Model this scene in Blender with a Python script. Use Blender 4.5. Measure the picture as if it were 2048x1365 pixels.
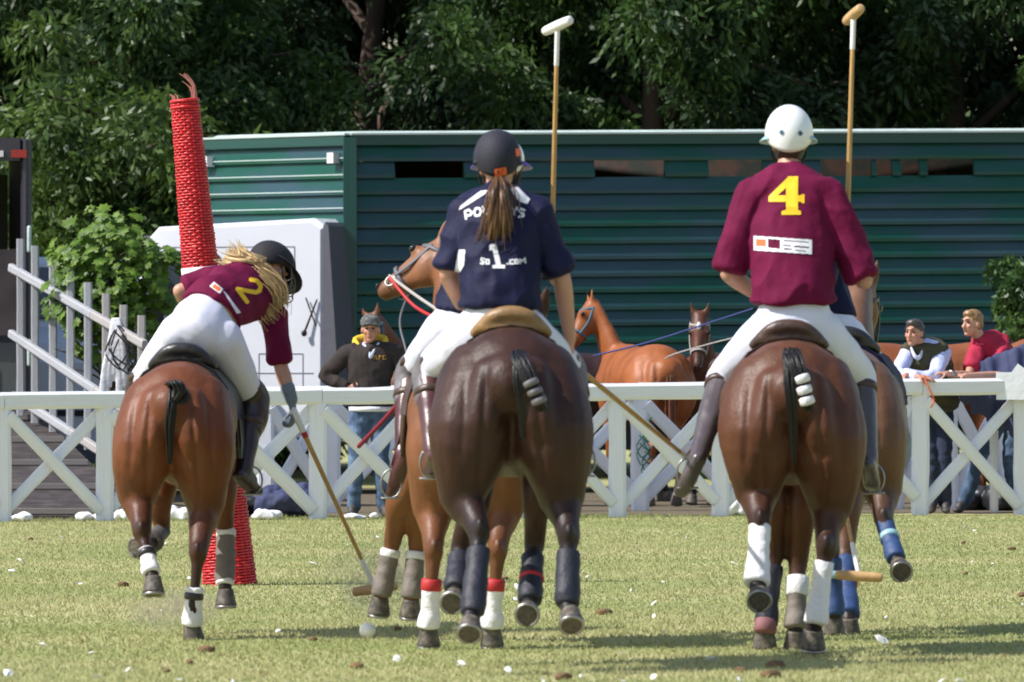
import bpy, math, random
import numpy as np
from mathutils import Vector, Matrix
from mathutils.bvhtree import BVHTree

for o in list(bpy.data.objects):
    bpy.data.objects.remove(o)
random.seed(7)
RNG = np.random.default_rng(7)
SC = bpy.context.scene
COL = SC.collection

# ------------------------------------------------------------------ camera
CAM_H = 1.5
F_PX = 2048 * 300 / 36.0
HOR = 698.0
cd = bpy.data.cameras.new('camera')
cam = bpy.data.objects.new('camera', cd)
COL.objects.link(cam)
cam.location = (0, 0, CAM_H)
cam.rotation_euler = (math.radians(90), 0, 0)
cd.lens = 300
cd.sensor_width = 36
cd.shift_y = (HOR - 682.5) / 2048
cd.clip_start = 1
cd.clip_end = 3000
cd.dof.use_dof = True
cd.dof.focus_distance = 58
cd.dof.aperture_fstop = 8.5
SC.camera = cam
SC.render.resolution_x = 1024
SC.render.resolution_y = 682

# ------------------------------------------------------------------ light
SUN_EL = math.radians(47)
sun_from = Vector((-0.955, -0.29, 0)).normalized() * math.cos(SUN_EL) + Vector((0, 0, math.sin(SUN_EL)))
w = bpy.data.worlds.new('World')
SC.world = w
w.use_nodes = True
nt = w.node_tree
sky = nt.nodes.new('ShaderNodeTexSky')
sky.sky_type = 'NISHITA'
sky.sun_disc = False
sky.sun_elevation = SUN_EL
sky.sun_rotation = math.atan2(sun_from.x, sun_from.y)
sky.air_density = 1.2
sky.dust_density = 1.5
nt.links.new(sky.outputs[0], nt.nodes['Background'].inputs[0])
nt.nodes['Background'].inputs[1].default_value = 0.105
sd = bpy.data.lights.new('sun', 'SUN')
sun = bpy.data.objects.new('sun', sd)
COL.objects.link(sun)
sd.energy = 4.0
sd.angle = math.radians(0.6)
sd.color = (1.0, 0.965, 0.92)
sun.rotation_euler = sun_from.to_track_quat('Z', 'Y').to_euler()
sun.location = (-30, 20, 40)
SC.view_settings.view_transform = 'Standard'
SC.view_settings.look = 'None'
SC.view_settings.gamma = 1
SC.view_settings.exposure = 0.64

# ------------------------------------------------------------------ helpers
def P(px, py, d):
    """photo pixel and a distance from the camera -> a point"""
    s = F_PX / d
    return Vector(((px - 1024) / s, d, CAM_H + (HOR - py) / s))

def srgb(r, g, b):
    f = lambda c: (c / 255 / 12.92) if c / 255 <= .04045 else ((c / 255 + .055) / 1.055) ** 2.4
    return (f(r), f(g), f(b))

OFF = {}
def link(o, parent=None):
    COL.objects.link(o)
    if parent is not None:
        o.parent = parent
        OFF[o.name] = OFF[parent.name].copy()
    return o

def thing(name, label, cat, loc=(0, 0, 0), group=None):
    o = bpy.data.objects.new(name, None)
    COL.objects.link(o)
    o.empty_display_size = .1
    o.location = loc
    OFF[o.name] = Vector(loc)
    return tag(o, label, cat, group)

def tag(o, label=None, cat=None, group=None, kind=None):
    if label: o['label'] = label
    if cat: o['category'] = cat
    if group: o['group'] = group
    if kind: o['kind'] = kind
    return o

def raw_mesh(name, V, F):
    me = bpy.data.meshes.new(name)
    me.from_pydata([tuple(v) for v in V], [], [tuple(f) for f in F])
    me.update()
    return me

def smooth(me, on=True):
    me.polygons.foreach_set('use_smooth', [on] * len(me.polygons))

def set_cols(me, cols, name='Col'):
    a = me.color_attributes.new(name, 'FLOAT_COLOR', 'POINT')
    c = np.ones((len(me.vertices), 4), np.float32)
    c[:, :3] = cols
    a.data.foreach_set('color', c.ravel())

def coords(me):
    a = np.empty(len(me.vertices) * 3, np.float32)
    me.vertices.foreach_get('co', a)
    return a.reshape(-1, 3)

def catmull(A, sub):
    A = np.asarray(A, float)
    n = len(A)
    if n < 3 or sub < 2:
        if n == 2 and sub > 1:
            t = np.linspace(0, 1, sub + 1)[:, None]
            return A[0] * (1 - t) + A[1] * t
        return A
    out = []
    for i in range(n - 1):
        p0, p1, p2, p3 = A[max(i - 1, 0)], A[i], A[i + 1], A[min(i + 2, n - 1)]
        for k in range(sub):
            t = k / sub
            out.append(.5 * (2 * p1 + (p2 - p0) * t + (2 * p0 - 5 * p1 + 4 * p2 - p3) * t * t + (3 * p1 - p0 - 3 * p2 + p3) * t ** 3))
    out.append(A[-1])
    return np.array(out)

def loft(pts, rad, n=14, sub=4, ref=None, cap=1.0):
    rows = []
    for p, r in zip(pts, rad):
        a, b = (r, r) if np.isscalar(r) else r
        rows.append([p[0], p[1], p[2], a, b])
    A = catmull(rows, sub)
    A[:, 3:] = np.maximum(A[:, 3:], .0015)
    C, ra, rb = A[:, :3], A[:, 3], A[:, 4]
    T = np.gradient(C, axis=0)
    T /= np.linalg.norm(T, axis=1)[:, None] + 1e-9
    if cap:
        pre, post = [], []
        for ang in (80, 55, 28):
            s_, c_ = math.sin(math.radians(ang)), math.cos(math.radians(ang))
            pre.append((C[0] - T[0] * min(ra[0], rb[0]) * s_ * cap, ra[0] * c_, rb[0] * c_, T[0]))
            post.insert(0, (C[-1] + T[-1] * min(ra[-1], rb[-1]) * s_ * cap, ra[-1] * c_, rb[-1] * c_, T[-1]))
        C = np.vstack([[q[0] for q in pre], C, [q[0] for q in post]])
        ra = np.concatenate([[q[1] for q in pre], ra, [q[1] for q in post]])
        rb = np.concatenate([[q[2] for q in pre], rb, [q[2] for q in post]])
        T = np.vstack([[q[3] for q in pre], T, [q[3] for q in post]])
    ref = np.array(ref if ref is not None else (1, 0, 0), float)
    if ref is not None and abs(np.dot(T.mean(0), ref)) > .93 * np.linalg.norm(ref) * np.linalg.norm(T.mean(0)) and ref is not None:
        ref = np.array((0, 0, 1.)) if abs(T.mean(0)[2]) < .8 else np.array((0, 1., 0))
    V, Fc = [], []
    ang = np.linspace(0, 2 * np.pi, n, endpoint=False)
    for i in range(len(C)):
        u = ref - T[i] * np.dot(ref, T[i])
        u /= np.linalg.norm(u) + 1e-9
        v = np.cross(T[i], u)
        V.append(C[i] + np.outer(np.cos(ang) * ra[i], u) + np.outer(np.sin(ang) * rb[i], v))
    m = len(C)
    for i in range(m - 1):
        for k in range(n):
            k2 = (k + 1) % n
            Fc.append((i * n + k, i * n + k2, (i + 1) * n + k2, (i + 1) * n + k))
    Fc.append(tuple(range(n - 1, -1, -1)))
    Fc.append(tuple((m - 1) * n + k for k in range(n)))
    return np.vstack(V), Fc, A

def ico(c, r, M=None, nu=16, nv=10):
    V, F = [], []
    for j in range(nv + 1):
        th = math.pi * j / nv
        for i in range(nu):
            ph = 2 * math.pi * i / nu
            V.append((math.sin(th) * math.cos(ph), math.sin(th) * math.sin(ph), math.cos(th)))
    V = np.array(V)
    V[:nu] = (0, 0, 1); V[nv * nu:] = (0, 0, -1)
    V = V * np.array((r, r, r) if np.isscalar(r) else r)
    if M is not None:
        V = V @ np.array(M).T
    V = V + np.array(c)
    # weld the poles
    VV = [V[0]] + [V[k] for k in range(nu, nv * nu)] + [V[-1]]
    idx = lambda j, i: 0 if j == 0 else (len(VV) - 1 if j == nv else 1 + (j - 1) * nu + i % nu)
    for j in range(nv):
        for i in range(nu):
            f = [idx(j, i), idx(j + 1, i), idx(j + 1, i + 1), idx(j, i + 1)]
            g = []
            for q in f:
                if q not in g: g.append(q)
            F.append(tuple(g))
    return np.array(VV), F

class Blob:
    """overlapping closed forms that become one continuous skin (voxel union) or one plain mesh"""
    def __init__(s):
        s.V, s.F, s.n, s.tags = [], [], 0, []
    def add(s, V, F):
        s.V.append(np.asarray(V, float))
        s.F += [tuple(i + s.n for i in f) for f in F]
        s.n += len(V)
        return s
    def tube(s, pts, rad, n=14, sub=4, ref=None, cap=1.0, t=0):
        V, F, A = loft(pts, rad, n, sub, ref, cap)
        s.tags.append((t, A[:, :3], np.maximum(A[:, 3], A[:, 4]) if False else (A[:, 3] + A[:, 4]) / 2))
        return s.add(V, F)
    def ball(s, c, r, M=None, t=0, nu=16, nv=10):
        V, F = ico(c, r, M, nu, nv)
        s.tags.append((t, np.array([c], float), np.array([np.mean(r)])))
        return s.add(V, F)
    def box(s, c, h, M=None):
        V = np.array([(x, y, z) for x in (-1, 1) for y in (-1, 1) for z in (-1, 1)], float) * np.array(h)
        if M is not None: V = V @ np.array(M).T
        return s.add(V + np.array(c), [(0, 1, 3, 2), (4, 6, 7, 5), (0, 4, 5, 1), (2, 3, 7, 6), (0, 2, 6, 4), (1, 5, 7, 3)])
    def build(s, name, mat, parent=None, voxel=None, sm=6, cols=None, soft=.012, flat=False, disp=None):
        V = np.vstack(s.V)
        off = np.array(OFF[parent.name]) if parent is not None else np.zeros(3)
        me = raw_mesh(name, V - off, s.F)
        if voxel:
            tmp = bpy.data.objects.new('tmp', me)
            COL.objects.link(tmp)
            m = tmp.modifiers.new('r', 'REMESH'); m.mode = 'VOXEL'; m.voxel_size = voxel
            if sm:
                m2 = tmp.modifiers.new('s', 'SMOOTH'); m2.factor = .5; m2.iterations = sm
            bpy.context.view_layer.update()
            dg = bpy.context.evaluated_depsgraph_get()
            me2 = bpy.data.meshes.new_from_object(tmp.evaluated_get(dg))
            bpy.data.objects.remove(tmp)
            bpy.data.meshes.remove(me)
            me = me2
            me.name = name
        if disp is not None:
            co = coords(me)
            nn = np.empty(len(me.vertices) * 3, np.float32)
            me.vertices.foreach_get('normal', nn)
            co = co + nn.reshape(-1, 3) * disp(co + off)[:, None]
            me.vertices.foreach_set('co', co.astype(np.float32).ravel())
            me.update()
        smooth(me, not flat)
        if cols:
            co = coords(me) + off
            keys = list(cols)
            best = np.full((len(co), len(keys)), 9.0)
            for tg, A, R in s.tags:
                k = keys.index(tg)
                dd = np.full(len(co), 9.0)
                for a, r in zip(A, R):
                    dd = np.minimum(dd, np.sqrt(((co - a) ** 2).sum(1)) - r)
                best[:, k] = np.minimum(best[:, k], dd)
            wts = np.exp(-(best - best.min(1)[:, None]) / soft)
            wts /= wts.sum(1)[:, None]
            set_cols(me, wts @ np.array([cols[k] for k in keys]))
        me.materials.clear()
        me.materials.append(mat)
        o = bpy.data.objects.new(name, me)
        link(o, parent)
        if parent is None: OFF[o.name] = Vector((0, 0, 0))
        return o

def noise3(co, sc, seed=0):
    """cheap smooth value noise, -1..1"""
    co = np.asarray(co) * sc + seed * 17.3
    i = np.floor(co).astype(np.int64); f = co - i
    f = f * f * (3 - 2 * f)
    def h(ix, iy, iz):
        n = (ix * 73856093) ^ (iy * 19349663) ^ (iz * 83492791)
        n = (n ^ (n >> 13)) * 1274126177
        return ((n ^ (n >> 16)) & 0xffff) / 32767.5 - 1
    r = 0
    for dx in (0, 1):
        for dy in (0, 1):
            for dz in (0, 1):
                wv = (f[:, 0] if dx else 1 - f[:, 0]) * (f[:, 1] if dy else 1 - f[:, 1]) * (f[:, 2] if dz else 1 - f[:, 2])
                r = r + wv * h(i[:, 0] + dx, i[:, 1] + dy, i[:, 2] + dz)
    return r

# ------------------------------------------------------------------ materials
def mat(name, col=(.5, .5, .5), rough=.6, var=.12, scale=12, bump=0, bscale=60, metal=0, spec=.5, vcol=False,
        col2=None, stretch=None, sheen=0, coat=0, trans=0, detail=5, c2lo=.45, c2hi=.65):
    m = bpy.data.materials.new(name)
    m.use_nodes = True
    n, l = m.node_tree.nodes, m.node_tree.links
    b = n['Principled BSDF']
    b.inputs['Roughness'].default_value = rough
    b.inputs['Metallic'].default_value = metal
    b.inputs['Specular IOR Level'].default_value = spec
    b.inputs['Sheen Weight'].default_value = sheen
    b.inputs['Coat Weight'].default_value = coat
    b.inputs['Coat Roughness'].default_value = .15
    tc = n.new('ShaderNodeTexCoord')
    mp = n.new('ShaderNodeMapping')
    l.new(tc.outputs['Object'], mp.inputs['Vector'])
    if stretch: mp.inputs['Scale'].default_value = stretch
    nz = n.new('ShaderNodeTexNoise')
    nz.inputs['Scale'].default_value = scale
    nz.inputs['Detail'].default_value = detail
    l.new(mp.outputs[0], nz.inputs['Vector'])
    if vcol:
        src = n.new('ShaderNodeVertexColor'); src.layer_name = 'Col'
        base = src.outputs['Color']
    else:
        rg = n.new('ShaderNodeRGB'); rg.outputs[0].default_value = (*col, 1)
        base = rg.outputs[0]
    if col2:
        ramp = n.new('ShaderNodeMapRange')
        ramp.inputs['From Min'].default_value = c2lo; ramp.inputs['From Max'].default_value = c2hi
        l.new(nz.outputs['Fac'], ramp.inputs['Value'])
        mx = n.new('ShaderNodeMix'); mx.data_type = 'RGBA'
        l.new(ramp.outputs[0], mx.inputs['Factor'])
        l.new(base, mx.inputs['A']); mx.inputs['B'].default_value = (*col2, 1)
        base = mx.outputs['Result']
    mr = n.new('ShaderNodeMapRange')
    mr.inputs['From Min'].default_value = .25; mr.inputs['From Max'].default_value = .75
    mr.inputs['To Min'].default_value = 1 - var; mr.inputs['To Max'].default_value = 1 + var
    l.new(nz.outputs['Fac'], mr.inputs['Value'])
    hs = n.new('ShaderNodeVectorMath'); hs.operation = 'SCALE'
    l.new(base, hs.inputs[0]); l.new(mr.outputs[0], hs.inputs['Scale'])
    l.new(hs.outputs[0], b.inputs['Base Color'])
    if bump:
        nb = n.new('ShaderNodeTexNoise'); nb.inputs['Scale'].default_value = bscale; nb.inputs['Detail'].default_value = 4
        l.new(mp.outputs[0], nb.inputs['Vector'])
        bp = n.new('ShaderNodeBump'); bp.inputs['Strength'].default_value = bump; bp.inputs['Distance'].default_value = .02
        l.new(nb.outputs['Fac'], bp.inputs['Height'])
        l.new(bp.outputs[0], b.inputs['Normal'])
    if trans:
        out = n['Material Output']
        tr = n.new('ShaderNodeBsdfTranslucent')
        l.new(hs.outputs[0], tr.inputs['Color'])
        ms = n.new('ShaderNodeMixShader'); ms.inputs[0].default_value = trans
        l.new(b.outputs[0], ms.inputs[1]); l.new(tr.outputs[0], ms.inputs[2])
        l.new(ms.outputs[0], out.inputs['Surface'])
    return m

M = {}
M['coat'] = mat('horse_coat', rough=.47, var=.30, scale=5, bump=.16, bscale=70, spec=.30, vcol=True, stretch=(1, 1, .45))
M['skin'] = mat('skin', rough=.5, var=.08, scale=14, vcol=True)
M['maroon'] = mat('maroon_cotton', (.125, .003, .036), .8, .16, 9, .55, 9, spec=.2)
M['navy'] = mat('navy_cotton', (.005, .006, .034), .7, .2, 9, .55, 9, spec=.25)
M['white_cloth'] = mat('white_breeches', (.68, .69, .82), .75, .04, 6, .25, 9, spec=.3)
M['towel'] = mat('white_towel', (.72, .72, .76), .9, .07, 10, .5, 16, spec=.2)
M['bandage'] = mat('white_bandage', (.74, .73, .75), .85, .08, 14, .4, 40, spec=.2, col2=(.50, .47, .42), c2lo=.55, c2hi=.8)
M['red_tape'] = mat('red_tape', (.42, .015, .02), .6, .12)
M['navy_boot'] = mat('navy_leg_boot', (.012, .013, .025), .6, .25, 14, .3, 30)
M['blue_boot'] = mat('blue_leg_boot', (.025, .06, .17), .6, .25, 10, .3, 30)
M['taupe_boot'] = mat('dusty_leg_boot', (.17, .145, .125), .7, .2, 14, .3, 30)
M['dark_boot'] = mat('grey_brown_leg_boot', (.075, .068, .065), .65, .2, 14, .3, 30)
M['hoof'] = mat('hoof_horn', (.075, .062, .052), .6, .3, 30, .3, 60, col2=(.14, .12, .09))
M['sole'] = mat('hoof_sole', (.10, .085, .065), .9, .35, 40, .6, 60)
M['steel'] = mat('worn_steel', (.34, .33, .33), .42, .1, 20, metal=1)
M['riding_boot'] = mat('brown_riding_boot', (.072, .022, .026), .34, .3, 8, .25, 12, spec=.6)
M['grey_boot'] = mat('scuffed_grey_brown_boot', (.085, .068, .072), .32, .3, 7, .3, 10, spec=.7)
M['black_boot'] = mat('dark_riding_boot', (.03, .018, .02), .35, .3, 8, .25, 12, spec=.6)
M['knee_grey'] = mat('grey_knee_guard', (.13, .12, .13), .5, .3, 12, .4, 22)
M['leather_dark'] = mat('black_leather', (.016, .014, .014), .38, .25, 12, .2, 30, spec=.6)
M['leather_tan'] = mat('tan_leather', (.24, .14, .055), .45, .22, 12, .2, 30)
M['leather_brown'] = mat('brown_leather', (.06, .032, .022), .42, .25, 12, .2, 30)
M['helmet_white'] = mat('white_helmet_shell', (.78, .80, .80), .3, .04, 8, spec=.5, coat=.3)
M['helmet_navy'] = mat('navy_helmet_suede', (.012, .012, .024), .75, .25, 20, .15, 90)
M['helmet_black'] = mat('black_helmet_suede', (.010, .009, .014), .8, .25, 20, .15, 90)
M['visor_blue'] = mat('pale_blue_peak', (.30, .50, .55), .35, .05)
M['purple'] = mat('purple_peak', (.10, .05, .42), .4, .1)
M['orange'] = mat('orange_print', (.80, .13, .02), .6, .05)
M['yellow'] = mat('yellow_print', (.85, .53, .01), .65, .05, 14)
M['print_white'] = mat('white_print', (.74, .74, .78), .65, .05, 14)
M['print_dark'] = mat('dark_print', (.05, .012, .04), .65, .05, 14)
M['hole'] = mat('vent_hole', (.03, .10, .15), .6, .05)
M['hair'] = mat('hair', rough=.42, var=.15, scale=40, vcol=True, spec=.5)
M['tail'] = mat('tail_hair', (.005, .0045, .005), .42, .3, 40, .2, 70, spec=.35, stretch=(3, 3, .4))
M['grey_glove'] = mat('grey_glove', (.16, .19, .22), .8, .15, 20, .2, 60)
M['cane'] = mat('mallet_cane', (.42, .24, .075), .45, .25, 6, stretch=(8, 8, 1.2))
M['mallet_wood'] = mat('mallet_head_wood', (.50, .31, .14), .5, .2, 20)
M['tape'] = mat('white_tape', (.70, .69, .68), .7, .07)
M['ball'] = mat('ball_white', (.78, .78, .76), .45, .06, 30)
M['fence'] = mat('white_fence_paint', (.74, .75, .81), .55, .06, 5, .25, 14, col2=(.55, .56, .56), c2lo=.62, c2hi=.85, stretch=(1, 1, 1))
M['wicker'] = mat('red_wicker', (.50, .012, .022), .42, .3, 16, .3, 60, spec=.5, col2=(.62, .12, .10), c2lo=.62, c2hi=.8)
M['wicker_core'] = mat('red_canvas_core', (.22, .006, .012), .8, .2)
M['wicker_edge'] = mat('bare_wicker', (.36, .14, .11), .7, .2)
M['denim'] = mat('blue_denim', (.045, .085, .16), .85, .3, 8, .4, 30, col2=(.10, .16, .25))
M['denim_dark'] = mat('dark_denim', (.02, .03, .065), .85, .25, 8, .4, 30)
M['hoodie'] = mat('brown_hoodie', (.024, .016, .015), .9, .2, 9, .6, 9)
M['mustard'] = mat('yellow_hood_lining', (.62, .43, .03), .85, .1, 9, .4, 14)
M['check'] = mat('pale_check_shirt', (.50, .53, .66), .8, .12, 60)
M['lilac'] = mat('pale_blue_shirt', (.50, .53, .80), .8, .08, 10, .6, 12)
M['olive'] = mat('olive_quilted_vest', (.045, .042, .018), .8, .2, 9, .8, 22)
M['crimson'] = mat('crimson_polo', (.36, .008, .04), .8, .15, 9, .6, 10)
M['cap_grey'] = mat('grey_camo_cap', (.07, .075, .08), .85, .3, 30, col2=(.16, .16, .15))
M['shoe'] = mat('dark_shoe', (.05, .045, .045), .6, .2)
M['rug_navy'] = mat('navy_rug', (.030, .038, .10), .8, .2, 6, .6, 7)
M['halter_blue'] = mat('blue_halter', (.05, .12, .17), .7, .1)
M['rope_blue'] = mat('blue_rope', (.03, .045, .17), .8, .1)
M['rope_grey'] = mat('grey_rope', (.35, .33, .31), .8, .1)
M['rope_green'] = mat('green_rope', (.02, .08, .07), .8, .1)
M['eye'] = mat('dark_eye', (.01, .008, .007), .15, .05)
M['green_sky_tint'] = mat('green_paint_sky_patches', (.001, .070, .042), .30, .25, 1.4, .5, 2.0, spec=.4, stretch=(.7, .7, 2.6), col2=(.020, .052, .066), c2lo=.38, c2hi=.58)  # bluish noise patches put blotchy sky reflections into the green
M['green_trim'] = mat('dark_green_trim', (.006, .055, .05), .3, .15, 3)
M['alu_and_glint'] = mat('pale_trim_and_glint', (.42, .50, .47), .6, .2, 6)  # bare metal trim, also the painted glint on the front ledges
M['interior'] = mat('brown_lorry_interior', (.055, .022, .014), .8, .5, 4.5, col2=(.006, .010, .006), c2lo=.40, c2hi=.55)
M['cab_white'] = mat('white_cab_paint', (.72, .73, .78), .28, .03, 3, spec=.5, coat=.3)
M['grey_plastic'] = mat('grey_plastic', (.10, .10, .12), .55, .1)
M['black_plastic'] = mat('black_plastic', (.014, .014, .017), .45, .15)
M['rubber'] = mat('tyre_rubber', (.018, .018, .018), .8, .2)
M['dark_lorry'] = mat('dark_plum_lorry_paint', (.030, .027, .040), .35, .15, 3, spec=.5)
M['lamp_red'] = mat('red_lens', (.30, .02, .02), .25, .05)
M['lamp_white'] = mat('pale_lens', (.62, .60, .60), .25, .05)
M['gate_shaded'] = mat('shade_grey_gate', (.36, .37, .40), .7, .22, 6, .4, 20, stretch=(1, 1, .3))  # greyer copy of the gate colour, with the lorry's shadow put into it
M['gate_cream'] = mat('worn_cream_rail', (.40, .38, .37), .7, .3, 5, .4, 20, col2=(.30, .28, .28))
M['ramp'] = mat('brown_ramp_mat', (.034, .025, .024), .85, .3, 5, .5, 30, col2=(.055, .044, .042))
M['ramp_edge'] = mat('worn_ramp_cleat', (.20, .18, .17), .8, .25, 8)
M['whip_red'] = mat('crimson_whip', (.20, .010, .025), .5, .1)
M['pink_boot'] = mat('dusty_pink_bell_boot', (.22, .09, .10), .7, .2)
M['orange_dull'] = mat('dull_yellow_print', (.42, .22, .02), .7, .1)
M['seam'] = mat('panel_gap', (.22, .22, .25), .6, .05)
M['bark'] = mat('bark', (.075, .050, .035), .9, .3, 6, .8, 14, stretch=(1, 1, .3))

def glass(name):
    m = bpy.data.materials.new(name); m.use_nodes = True
    b = m.node_tree.nodes['Principled BSDF']
    b.inputs['Base Color'].default_value = (.03, .04, .05, 1)
    b.inputs['Roughness'].default_value = .06
    b.inputs['Specular IOR Level'].default_value = .9
    return m
M['glass'] = glass('dark_glass')

def leaf_mat(name, c1, c2, trans=.3, rough=.45):
    """two leaf colours mixed by a slow noise and by a per-leaf random"""
    m = mat(name, c1, rough, .35, 1.3, col2=c2, trans=trans, spec=.4, c2lo=.40, c2hi=.62)
    return m
M['leaf_dark'] = leaf_mat('woodland_leaf', (.024, .058, .016), (.055, .105, .020), .30)
M['leaf_dark2'] = leaf_mat('woodland_leaf_blueish', (.022, .050, .022), (.045, .085, .026), .28)
M['leaf_willow'] = leaf_mat('lit_willow_leaf', (.045, .088, .018), (.085, .140, .026), .36)
M['leaf_light'] = leaf_mat('sycamore_leaf', (.070, .150, .018), (.15, .24, .030), .42)
M['leaf_shrub'] = leaf_mat('shrub_leaf', (.045, .10, .025), (.085, .15, .035), .32)

# ------------------------------------------------------------------ shared unit pieces
def beam_mesh(name, bev=.08, wob=0, seg=1, round_=False, seed=0):
    """unit bar along z (0..1), half width 1, chamfered; optionally a little crooked"""
    if round_:
        prof = [(math.cos(a), math.sin(a)) for a in np.linspace(0, 2 * math.pi, 12, endpoint=False)]
    else:
        q = 1 - bev
        prof = [(q, -1), (1, -q), (1, q), (q, 1), (-q, 1), (-1, q), (-1, -q), (-q, -1)]
    rg = np.random.default_rng(seed + 5)
    n = len(prof)
    V, Fc = [], []
    for i in range(seg + 1):
        z = i / seg
        ox, oy = rg.normal(0, wob, 2) if 0 < i < seg else (0, 0)
        sc = 1 + rg.normal(0, wob)
        V += [(x * sc + ox, y * sc + oy, z) for x, y in prof]
    for i in range(seg):
        for k in range(n):
            k2 = (k + 1) % n
            Fc.append((i * n + k, i * n + k2, (i + 1) * n + k2, (i + 1) * n + k))
    Fc.append(tuple(range(n - 1, -1, -1))); Fc.append(tuple(seg * n + k for k in range(n)))
    return raw_mesh(name, V, Fc)

def piece(name, mesh, m, a, b, ha, hb, parent, side=(1, 0, 0), shade=False):
    """place a unit bar mesh from a to b; ha = half size along side, hb across"""
    if not mesh.materials: mesh.materials.append(m)
    if mesh.materials[0] != m:
        key = mesh.name + m.name
        if key not in bpy.data.meshes:
            c = mesh.copy(); c.name = key; c.materials.clear(); c.materials.append(m)
        mesh = bpy.data.meshes[key]
    a, b = Vector(a), Vector(b)
    z = b - a; L = z.length; z.normalize()
    x = Vector(side) - z * z.dot(Vector(side)); x.normalize()
    y = z.cross(x)
    o = bpy.data.objects.new(name, mesh)
    link(o, parent)
    base = OFF[parent.name] if parent is not None else Vector((0, 0, 0))
    R = Matrix((x * ha, y * hb, z * L)).transposed().to_4x4()
    o.matrix_basis = Matrix.Translation(a - base) @ R
    return o
UNIT = beam_mesh('bar', .08)
ROUND = beam_mesh('rod', round_=True); smooth(ROUND)
WOB = [beam_mesh('rough_bar', .35, .018, 8, seed=i) for i in range(4)]

# ================================================================== SETTING
def ground_material():
    m = bpy.data.materials.new('mown_turf'); m.use_nodes = True
    n, l = m.node_tree.nodes, m.node_tree.links
    b = n['Principled BSDF']; b.inputs['Roughness'].default_value = .95; b.inputs['Specular IOR Level'].default_value = .1
    tc = n.new('ShaderNodeTexCoord')
    def nz(sc, det=5):
        k = n.new('ShaderNodeTexNoise'); k.inputs['Scale'].default_value = sc; k.inputs['Detail'].default_value = det
        l.new(tc.outputs['Object'], k.inputs['Vector']); return k.outputs['Fac']
    def mix(f, A, B, lo, hi):
        r = n.new('ShaderNodeMapRange'); r.inputs['From Min'].default_value = lo; r.inputs['From Max'].default_value = hi
        l.new(f, r.inputs['Value'])
        x = n.new('ShaderNodeMix'); x.data_type = 'RGBA'; l.new(r.outputs[0], x.inputs['Factor'])
        for s_, c in (('A', A), ('B', B)):
            if isinstance(c, tuple): x.inputs[s_].default_value = (*c, 1)
            else: l.new(c, x.inputs[s_])
        return x.outputs['Result']
    c = mix(nz(.55), (.27, .29, .11), (.42, .385, .20), .38, .62)
    c = mix(nz(40, 3), c, (.21, .225, .085), .5, .8)
    l.new(c, b.inputs['Base Color'])
    bp = n.new('ShaderNodeBump'); bp.inputs['Strength'].default_value = .7; l.new(nz(90, 3), bp.inputs['Height']); l.new(bp.outputs[0], b.inputs['Normal'])
    return m

def sheet(name, V, F, m, label=None, kind='structure'):
    me = raw_mesh(name, V, F); me.materials.append(m)
    o = bpy.data.objects.new(name, me); COL.objects.link(o); OFF[o.name] = Vector((0, 0, 0))
    o['kind'] = kind
    if label: o['label'] = label
    return o
g = sheet('ground', [(-1500, -200, 0), (1500, -200, 0), (1500, 2500, 0), (-1500, 2500, 0)], [(0, 1, 2, 3)], ground_material(), 'pale green mown turf of the playing field')
g['category'] = 'ground'

# fence line: distance from the camera by photo column
def fd(px): return 73.9 + 3.3 * px / 2048
DIRT = mat('dusty_track', (.155, .125, .095), .95, .25, 1.6, .6, 20, col2=(.10, .095, .05), spec=.1)
tv = []
xs = np.linspace(-16, 16, 80)
for x in xs:
    px = 1024 + x * 225
    e = fd(px) + .65 + .35 * math.sin(x * 2.3) + .2 * math.sin(x * 7.1)
    tv += [(x, e, .005), (x, e + 16, .005)]
tf = [(2 * i, 2 * i + 2, 2 * i + 3, 2 * i + 1) for i in range(len(xs) - 1)]
t_ = sheet('track', tv, tf, DIRT, 'dusty worn strip of earth behind the white fence'); t_['category'] = 'track'

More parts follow.
